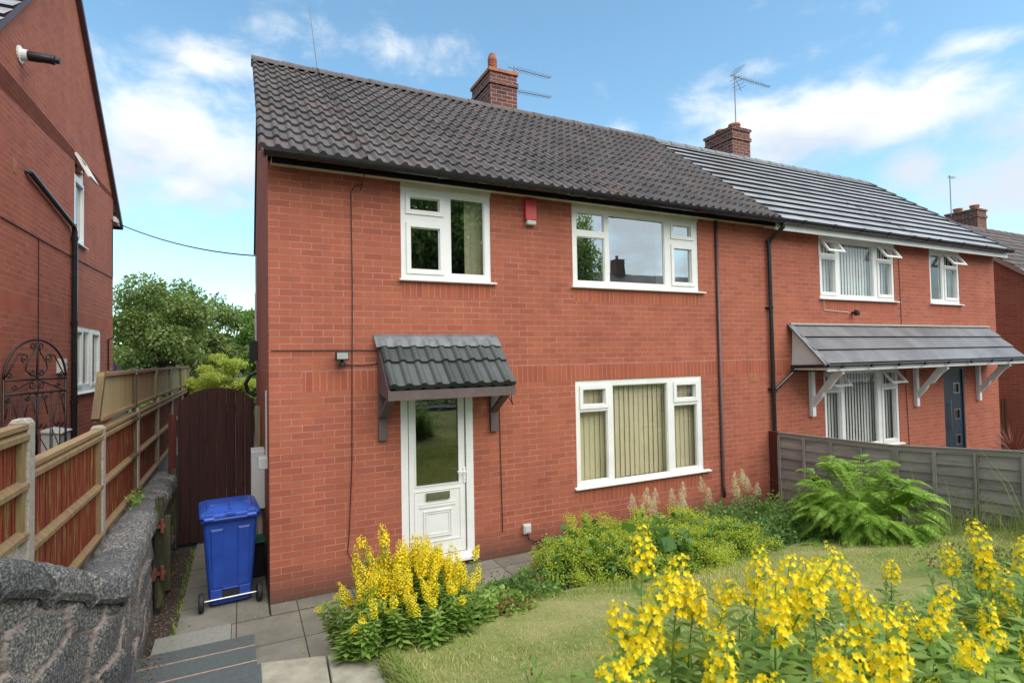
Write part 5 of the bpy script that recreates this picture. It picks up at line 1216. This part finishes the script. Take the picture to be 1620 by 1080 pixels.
mound('creeping_shrub', 'low dark twiggy shrub on the lawn at the right edge', 'shrub', (5.5, -4.0), .42, .20, 1500, .022, 'tree_leaf_dark', 400, .02, 'rusty_leaf', stems=60)
# white plumes
def plume(t, h, n, pl_, mat='cream_plume'):
    st, fc = tube_np([(0, 0, 0), (.01, .01, h*.6), (.0, .02, h)], [.004, .003, .001], 4); g = NP(); g.add(st, fc, 0)
    u = rng.random(n)**.8; z = h-pl_*u; rmax = .012+.07*u; a = rng.integers(0, 11, n)*2.399+rng.normal(0, .25, n); rr = rmax*rng.random(n)**.6
    P = np.stack([np.cos(a)*rr, np.sin(a)*rr, z+rr*.5-.02*rng.random(n)], 1); L = .012*rng.uniform(.6, 1.3, n); g.leaves(P, rdir(n, (0, 0, .5)), rdir(n), L, L*.6, 1)
    return g.build('plume_stalk', ['stalk_leaf', mat], t)
def plume_plant(c, tops, label, mat='cream_plume', pl_=.24, n=420):
    t = thing('plume_plant', label, 'plant', (c[0], c[1], zg(*c)), 0, 'cream feathery plumes')
    for (dx, dy, h) in tops:
        o = plume(t, h, n, pl_, mat); o.location = (dx, dy, 0); o.rotation_euler = (random.uniform(-.12, .12), random.uniform(-.12, .12), random.uniform(0, 6))
    return t
plume_plant((4.75, -.55), [(-.36, 0, .72), (-.24, .03, .80), (-.15, -.05, .66), (.02, 0, .64), (.08, .05, .72), (-.30, -.06, .6)], 'group of cream plumes under the middle of the big window')
plume_plant((5.2, -.55), [(-.05, 0, .70), (.05, .05, .76), (.12, 0, .62), (.0, -.04, .6)], 'cream plumes under the right part of the big window')
plume_plant((5.75, -.55), [(0, 0, .80), (.03, .04, .62)], 'single tall cream plume beneath the right corner of the window')
plume_plant((6.45, -.5), [(-.2, 0, .70), (-.08, .03, .80), (.02, -.04, .86), (.10, .03, .76), (.2, 0, .68), (-.15, -.05, .60), (.3, 0, .6)], 'bushy group of cream plumes right of the brown wall pipe')

# ---------------- fern
def fern(c, r, h, nf, label):
    t = thing('fern', label, 'fern', (c[0], c[1], zg(*c)), 0)
    for k in range(nf):
        g = NP(); f_ = ((k+.5)/nf)**1.35; az_ = k*2.39996; el_ = math.asin(min(1, .02+f_*.98)); lay = f_
        # frond springs from inside the mound and arches out, its tip drooping
        Lf = random.uniform(.46, .62)*(r/.92); ro = (r-.34)*math.cos(el_)*random.uniform(.55, 1.0); zo = (h-.26)*math.sin(el_)*random.uniform(.85, 1.05)+.03
        npn = 24; s_ = np.linspace(.0, 1, npn); e2 = .25+.75*lay
        rad = ro*.35+ro*.65*np.clip(s_*3, 0, 1)+Lf*math.cos(e2)*s_*(1-.10*s_); zc_ = zo*.6+zo*.4*np.clip(s_*2.5, 0, 1)+Lf*math.sin(e2)*s_*1.15-Lf*(.62+.1*math.cos(e2))*s_**2.1
        zc_ = np.maximum(zc_, .03+.02*s_); az2 = az_+random.uniform(-.5, .5); ca, sa = math.cos(az_), math.sin(az_); cb, sb_ = math.cos(az2), math.sin(az2)
        R_ = np.stack([ca*ro+cb*(rad-ro), sa*ro+sb_*(rad-ro), zc_], 1); dR = unit(np.gradient(R_, axis=0)); side = unit(np.array([-sb_, cb, random.uniform(-.25, .25)]))
        pl_ = Lf*.23*np.sin(np.pi*np.clip(s_*.86+.10, 0, 1))**.8*(1.05-.45*s_)
        for sg in (-1, 1):
            D = unit(side*sg+dR*.55+np.array([0, 0, -.22])); up2 = unit(np.cross(dR, side)*.3*sg*0+np.array([0, 0, 1.])+rng.normal(0, .15, (npn, 3)))
            g.leaves(R_, D, up2, pl_, pl_*.24)
            for q in range(1, 5):
                o_ = R_+D*pl_[:, None]*q/5.2; l_ = pl_*.34*(1-q/7)
                g.leaves(o_, unit(D*.6+dR*.8+np.array([0, 0, -.1])), up2, l_, l_*.5); g.leaves(o_, unit(D*.7-dR*.7+np.array([0, 0, -.1])), up2, l_*.8, l_*.42)
        g.leaves(R_[:-1], dR[:-1], np.tile([0, 0, 1.], (npn-1, 1)), np.full(npn-1, Lf/npn*1.2), np.full(npn-1, .006))
        g.build('frond', 'fern_leaf', t)
    return t
ft_ = fern((6.70, -2.18), 1.0, 1.0, 100, 'large bright green fern in front of the grey fence')
def inner_fronds(t, src, n):
    V = []; F = []; k0 = 0
    for k in range(n):
        m_ = src[k % len(src)].data; a = np.empty(len(m_.vertices)*3, np.float32); m_.vertices.foreach_get('co', a); a = a.reshape(-1, 3)
        th = 2.1+k*.7; c_, s_ = math.cos(th), math.sin(th); q = a.copy(); q[:, 0] = (a[:, 0]*c_-a[:, 1]*s_)*.90; q[:, 1] = (a[:, 0]*s_+a[:, 1]*c_)*.90; q[:, 2] *= .90
        f = np.empty(len(m_.polygons)*4, np.int32); m_.polygons.foreach_get('vertices', f); V.append(q); F.append(f.reshape(-1, 4)+k0); k0 += len(q)
    o = npmesh('frond', np.concatenate(V), np.concatenate(F), 'fern_leaf', t); o['kind'] = 'stuff'
inner_fronds(ft_, list(ft_.children), 170)
patch(520, lambda x, y: x > 6.9, zg, 'wild_grass', 'wild_grass', 'tall straggly grass between the fern and the fence at the right', 'grass', .12, .42, .008, .6, xr=(7.0, 7.7), yr=(-5.2, -2.6))['kind'] = 'stuff'
patch(160, lambda x, y: x > 6.9, zg, 'wild_grass', 'wild_grass', 'thin dry grass stems leaning across the grey fence', 'grass', .4, .95, .006, .75, xr=(7.2, 7.7), yr=(-4.6, -.3))['kind'] = 'stuff'
# cordyline
t = thing('spiky_plant', 'spiky red-leaved cordyline behind the grey fence at the right edge', 'plant', (13.6, -.95, 0.)); g = NP(); n = 90
a = rng.uniform(0, 6.28, n); e = rng.uniform(.0, 1.4, n); D = np.stack([np.cos(a)*np.cos(e), np.sin(a)*np.cos(e), np.sin(e)], 1); P = np.tile([0, 0, .45], (n, 1))+D*.02; L = rng.uniform(.5, .75, n)
g.leaves(P, D, unit(np.stack([-np.cos(a)*np.sin(e), -np.sin(a)*np.sin(e), np.cos(e)], 1)), L, L*0+.03); g.build('leaves', 'red_strap_leaf', t)
mb = MB(); mb.tube([(0, 0, 0), (0, 0, .5)], [.05, .04], 8); mb.build('stem', 'bark', t)
# petunias in a basket at the left
t = thing('hanging_basket', 'basket of purple petunias above the left fence', 'basket', (-2.35, 6.9, 2.25)); g = NP(); n = 500
P = rng.normal(size=(n, 3))*np.array([.14, .16, .09]); g.leaves(P, rdir(n), rdir(n, (0, 0, .6)), np.full(n, .06), np.full(n, .04)); g.build('leaves', 'stalk_leaf', t)
g = NP(); c_ = rng.normal(size=(26, 3))*np.array([.20, .22, .09])+np.array([0, 0, .10])
for cc in c_:
    f_ = unit(np.array([[.3, -1, .5]])+rng.normal(size=(1, 3))*.4)[0]; s1 = unit(np.cross(f_, [0, 0, 1])); s2 = np.cross(f_, s1); aa = np.arange(5)*2*np.pi/5
    D = unit(np.cos(aa)[:, None]*s1+np.sin(aa)[:, None]*s2+f_*.25); g.leaves(np.tile(cc, (5, 1)), D, np.tile(f_, (5, 1)), np.full(5, .05), np.full(5, .055))
g.build('flowers', 'purple_petal', t)
mb = MB(); mb.lathe([(.02, -.2), (.12, -.16), (.18, -.05), (.19, 0)], (0, 0, 0), 14); mb.build('basket_bowl', 'iron_paint', t)

# ---------------- yellow loosestrife
def make_stem(h, fl, seed):
    """leafy stem; flowers fill the last fl metres"""
    r_ = np.random.default_rng(seed); bend = r_.normal(0, .055, 2); path = lambda z: np.stack([bend[0]*(z/h)**2*h*2, bend[1]*(z/h)**2*h*2, z], -1)
    zs = np.linspace(0, h, 7); v, f = tube_np([tuple(p) for p in path(zs)], [.0045, .0042, .0038, .0035, .003, .0022, .001], 5); g = NP(); g.add(v, f, 0)
    z = .05*h; k = 0
    while z < h-.01:
        infl = z > h-fl; n = 4 if not infl else 4; Ll = .085*(.7+.5*min(1, (h-z)/h*1.6)) if not infl else .035+.04*max(0, (h-z)/fl)
        a = k*.785+np.arange(n)*np.pi/2+r_.normal(0, .15, n); u_ = r_.uniform(-.1, .55, n)
        D = unit(np.stack([np.cos(a), np.sin(a), u_], 1)); P = np.tile(path(np.array([z]))[0], (n, 1)); Nn = unit(np.stack([-np.cos(a)*u_*1., -np.sin(a)*u_, np.ones(n)], 1)+r_.normal(0, .15, (n, 3)))
        L = Ll*r_.uniform(.75, 1.2, n)
        # two-piece drooping leaf
        W = L*.34; g.leaves(P, D, Nn, L, W, 0); z += .042 if not infl else .045; k += 1
    fl_g = NP(); z = h-fl; k = 0
    while z < h+.004:
        t_ = (h-z)/fl; R_ = .010+.026*min(1, t_*2.6+.05)-.006*max(0, t_-.7); n = int(6+6*min(1, t_*1.6)); sz = .0120*(.6+.5*min(1, t_*1.8))
        for j in range(n):
            a = j*2*np.pi/n+k*.5+r_.normal(0, .25); up = .25+.9*(1-min(1, t_*1.3)); f_ = unit(np.array([np.cos(a), np.sin(a), up+r_.normal(0, .25)]))
            c = path(np.array([z]))[0]+np.array([np.cos(a), np.sin(a), 0])*R_*r_.uniform(.55, 1.1)+np.array([0, 0, R_*.35+r_.normal(0, .005)])
            s1 = unit(np.cross(f_, [.1, .2, 1.])); s2 = np.cross(f_, s1); aa = np.arange(5)*2*np.pi/5+r_.uniform(0, 1.2)
            D = unit(np.cos(aa)[:, None]*s1+np.sin(aa)[:, None]*s2+f_*r_.uniform(.25, .9)); fl_g.leaves(np.tile(c, (5, 1)), D, np.tile(f_, (5, 1)), np.full(5, sz), np.full(5, sz*.66))
        z += .0195*r_.uniform(.8, 1.25); k += 1
    s = g.build('flower_stem', 'stalk_leaf'); b = fl_g.build('blossom', 'yellow_petal', s); return s, b
protos = [make_stem(h, fl, 100+i) for i, (h, fl) in enumerate([(.80, .15), (.80, .11), (.80, .18), (.80, .08), (.80, .13), (.80, .055), (.80, .14), (.80, .10), (.80, .16), (.80, .09), (.80, .24), (.80, .19), (.80, .29)])]
shoot, sb = make_stem(.55, .02, 300); 
for s, b in protos+[(shoot, sb)]:
    for o in (s, b): COL.objects.unlink(o)
def add_stem(parent, pos, hscale, k, lean=(0, 0), bl=True, wid=1.):
    s, b = protos[(k if k < 0 or k > 9 or random.random() < .5 else {0: 6, 1: 7, 2: 8, 3: 9, 4: 6, 5: 5}[k])] if k >= 0 else (shoot, sb)
    c = s.copy(); COL.objects.link(c); c.parent = parent; c.location = pos; c.rotation_euler = (lean[0], lean[1], random.uniform(0, 6.28)); c.scale = (wid, wid, hscale)
    if bl:
        d = b.copy(); COL.objects.link(d); d.parent = c
    return c
def loose_plant(label, base, tops, shoots, spread, group='yellow loosestrife plants', sh=(.7, 1.3)):
    z0 = zg(*base); t = thing('loosestrife_plant', label, 'flowering plant', (base[0], base[1], z0), 0, group)
    for (x, y, z, k) in tops:
        dx, dy = x-base[0], y-base[1]; h = z-zg(x, y); fx_ = .82
        add_stem(t, (dx*fx_, dy*fx_, zg(x, y)-z0-.02), h/.80, k, (-dy*(1-fx_)/h*1., dx*(1-fx_)/h*1.), wid=min(1.25, max(.8, h/.8*.90)))
    for _ in range(shoots):
        a = random.uniform(0, 6.28); r_ = math.sqrt(random.random()); x = spread[0]*r_*math.cos(a)*(1 if math.cos(a) > 0 or base[0] > .95 else .6); y = spread[1]*r_*math.sin(a)
        s_ = random.uniform(*sh); add_stem(t, (x, y, zg(base[0]+x, base[1]+y)-z0-.02), s_, -1, (random.uniform(-.25, .25), random.uniform(-.25, .25)), bl=False, wid=random.uniform(.9, 1.35))
    return t
# the bush left of centre
tops = []
cx0, cy0 = 1.06, -1.76
for i in range(150):
    a = random.uniform(0, 6.28); r_ = math.sqrt(random.random()); x = cx0+.68*r_*math.cos(a); y = cy0+.44*r_*math.sin(a)
    z = zg(x, y)+(.86-.36*r_**2+random.uniform(-.22, .06)+(.25 if False else 0)); tops.append((x, y, z, random.choice([10, 11, 12, 10, 12])))
tops += [(.80, -1.75, 1.20, 0), (.66, -1.7, 1.10, 3), (.30, -1.62, .62, 3), (.35, -1.5, .56, 5), (.42, -1.85, .9, 1), (.52, -1.7, .98, 1), (1.62, -1.7, .90, 0), (1.66, -1.6, .75, 3), (1.95, -1.55, .74, 5), (.45, -2.05, .62, 5), (.62, -2.05, .60, 5), (.9, -2.1, .62, 3), (.62, -1.95, .80, 10), (.78, -2.08, .78, 11), (1.1, -2.15, .72, 11), (1.35, -2.05, .78, 10), (.55, -1.6, 1.0, 10)]
loose_plant('large yellow-flowering bush standing by the paving in front of the white door', (cx0, cy0), tops, 42, (.66, .46), sh=(.4, .85))
# foreground plants
FG = [(0.69,-4.99,1.98,2),(0.93,-4.83,1.91,1),(1.00,-4.98,1.91,0),(1.17,-4.89,1.82,1),(1.29,-4.89,1.73,3),(1.30,-5.07,1.96,2),(1.45,-4.98,1.86,0),(1.35,-5.15,1.91,4),(1.34,-5.26,1.98,2),(1.54,-5.19,1.89,4),(1.97,-5.00,1.71,3),(2.49,-4.81,1.61,1),(2.15,-4.98,1.62,5),(1.54,-5.52,1.92,2),(2.37,-5.20,1.73,1),(1.07,-5.74,1.96,0),(2.51,-5.27,1.72,4),(2.61,-5.32,1.86,0),(2.51,-5.39,1.85,4),(1.04,-5.56,1.94,0),(0.71,-5.28,1.84,3),(0.51,-5.24,1.82,5),(0.61,-5.23,1.81,5),(0.93,-5.27,1.82,4),(1.15,-5.27,1.81,1),(1.99,-5.35,1.71,5),(1.97,-5.45,1.68,5),(1.05,-4.99,1.68,3),(1.40,-5.17,1.77,4),(2.55,-5.28,1.58,3),(1.22,-5.53,1.82,1),(0.85,-5.46,1.84,3),(1.64,-5.62,1.72,5),(1.86,-5.62,1.71,5),(1.64,-5.18,1.79,0),(2.24,-5.02,1.52,5),(0.56,-5.37,1.86,3),(0.70,-5.44,1.84,1),(0.88,-5.59,1.85,3)]
zones = [((.70, -5.15), 'leftmost yellow-flowering plant of the foreground bed'), ((1.25, -5.0), 'yellow-flowering plant of the foreground bed in front of the lime-green clumps'), ((1.0, -5.55), 'near yellow-flowering plant at the bottom centre of the foreground bed'),
         ((1.6, -5.35), 'yellow-flowering plant of the foreground bed right of the bottom centre, below the fern'), ((2.1, -5.2), 'sparser yellow-flowering plant of the foreground bed below the right side of the fern'), ((2.6, -5.25), 'yellow-flowering plant of the foreground bed near the right edge')]
for q in range(64):
    d_ = random.uniform(1.3, 2.6); l_ = random.uniform(.34, 1.02)*d_*.93
    x_ = -.266+.4406*d_+.8977*l_; y_ = -6.4955+.8977*d_-.4406*l_; FG.append((x_, y_, zg(x_, y_)+random.uniform(.42, .86), random.choice([1, 3, 5, 5, 4, 3])))
zones += [((3.2, -5.35), 'far right yellow-flowering plant of the foreground bed, partly out of the picture')]
grp = {i: [] for i in range(7)}
for p in FG:
    i = min(range(7), key=lambda q: (p[0]-zones[q][0][0])**2+(p[1]-zones[q][0][1])**2); grp[i].append(p)
for i, (c_, lb) in enumerate(zones):
    loose_plant(lb, c_, grp[i], 58, (.36, .36), sh=(.75, 1.5))
plume_plant((1.75, -5.15), [(0, 0, .72), (.05, .05, .66), (-.06, .02, .62), (.1, -.04, .6)], 'cream plumes among the yellow flowers of the foreground bed', pl_=.18)
plume_plant((.66, -5.35), [(0, 0, .66), (.06, .03, .62)], 'small cream plumes at the left end of the foreground bed', pl_=.15)
# a few dry seed stems by the lawn
t = thing('dry_stems', 'thin dry brown stems on the lawn left of the foreground flowers', 'plant', (.62, -4.35, zg(.62, -4.35))); mb = MB()
for k in range(7):
    x, y = random.uniform(-.12, .25), random.uniform(-.1, .1); h = random.uniform(.35, .62); mb.tube([(x, y, 0), (x+.02, y, h*.6), (x+random.uniform(-.04, .04), y, h)], [.003, .002, .0015], 4); mb.lathe([(.0, h-.03), (.006, h-.02), (.005, h), (0, h+.01)], (x, y, 0), 6)
mb.build('stems', 'dead_leaf', t)
# leaf litter and weeds by the stone wall
n = 900; y = rng.uniform(-2.0, 2.4, n); x = np.interp(y, [-2.1, -.6, .8, 2.9], [-1.0, -1.09, -1.13, -1.15])+.05+np.abs(rng.normal(0, .09, n)); z = np.where(y < -1.5, .30, np.where(y < -.95, .155, .006))+rng.random(n)*.012
z = np.where((y > -.95) & (x < -.84), -.024+rng.random(n)*.02, z)
g = NP(); g.leaves(np.stack([x, y, z], 1), unit(rng.normal(size=(n, 3))*np.array([1, 1, .15])), rdir(n, (0, 0, 2.5)), rng.uniform(.012, .035, n), rng.uniform(.008, .018, n)); o = g.build('leaf_litter', 'dead_leaf'); o['kind'] = 'stuff'; tag(o, 'brown fallen leaves and debris along the foot of the stone wall', 'leaf litter')
t = thing('wall_weed', 'small bright green weed growing on top of the stone wall', 'weed', (-1.30, .75, 1.07)); g = NP(); n = 120
g.leaves(rng.normal(size=(n, 3))*np.array([.03, .13, .04])+np.array([0, 0, .05]), rdir(n, (0, 0, .8)), rdir(n), np.full(n, .05), np.full(n, .02)); g.build('leaves', 'stalk_leaf', t)
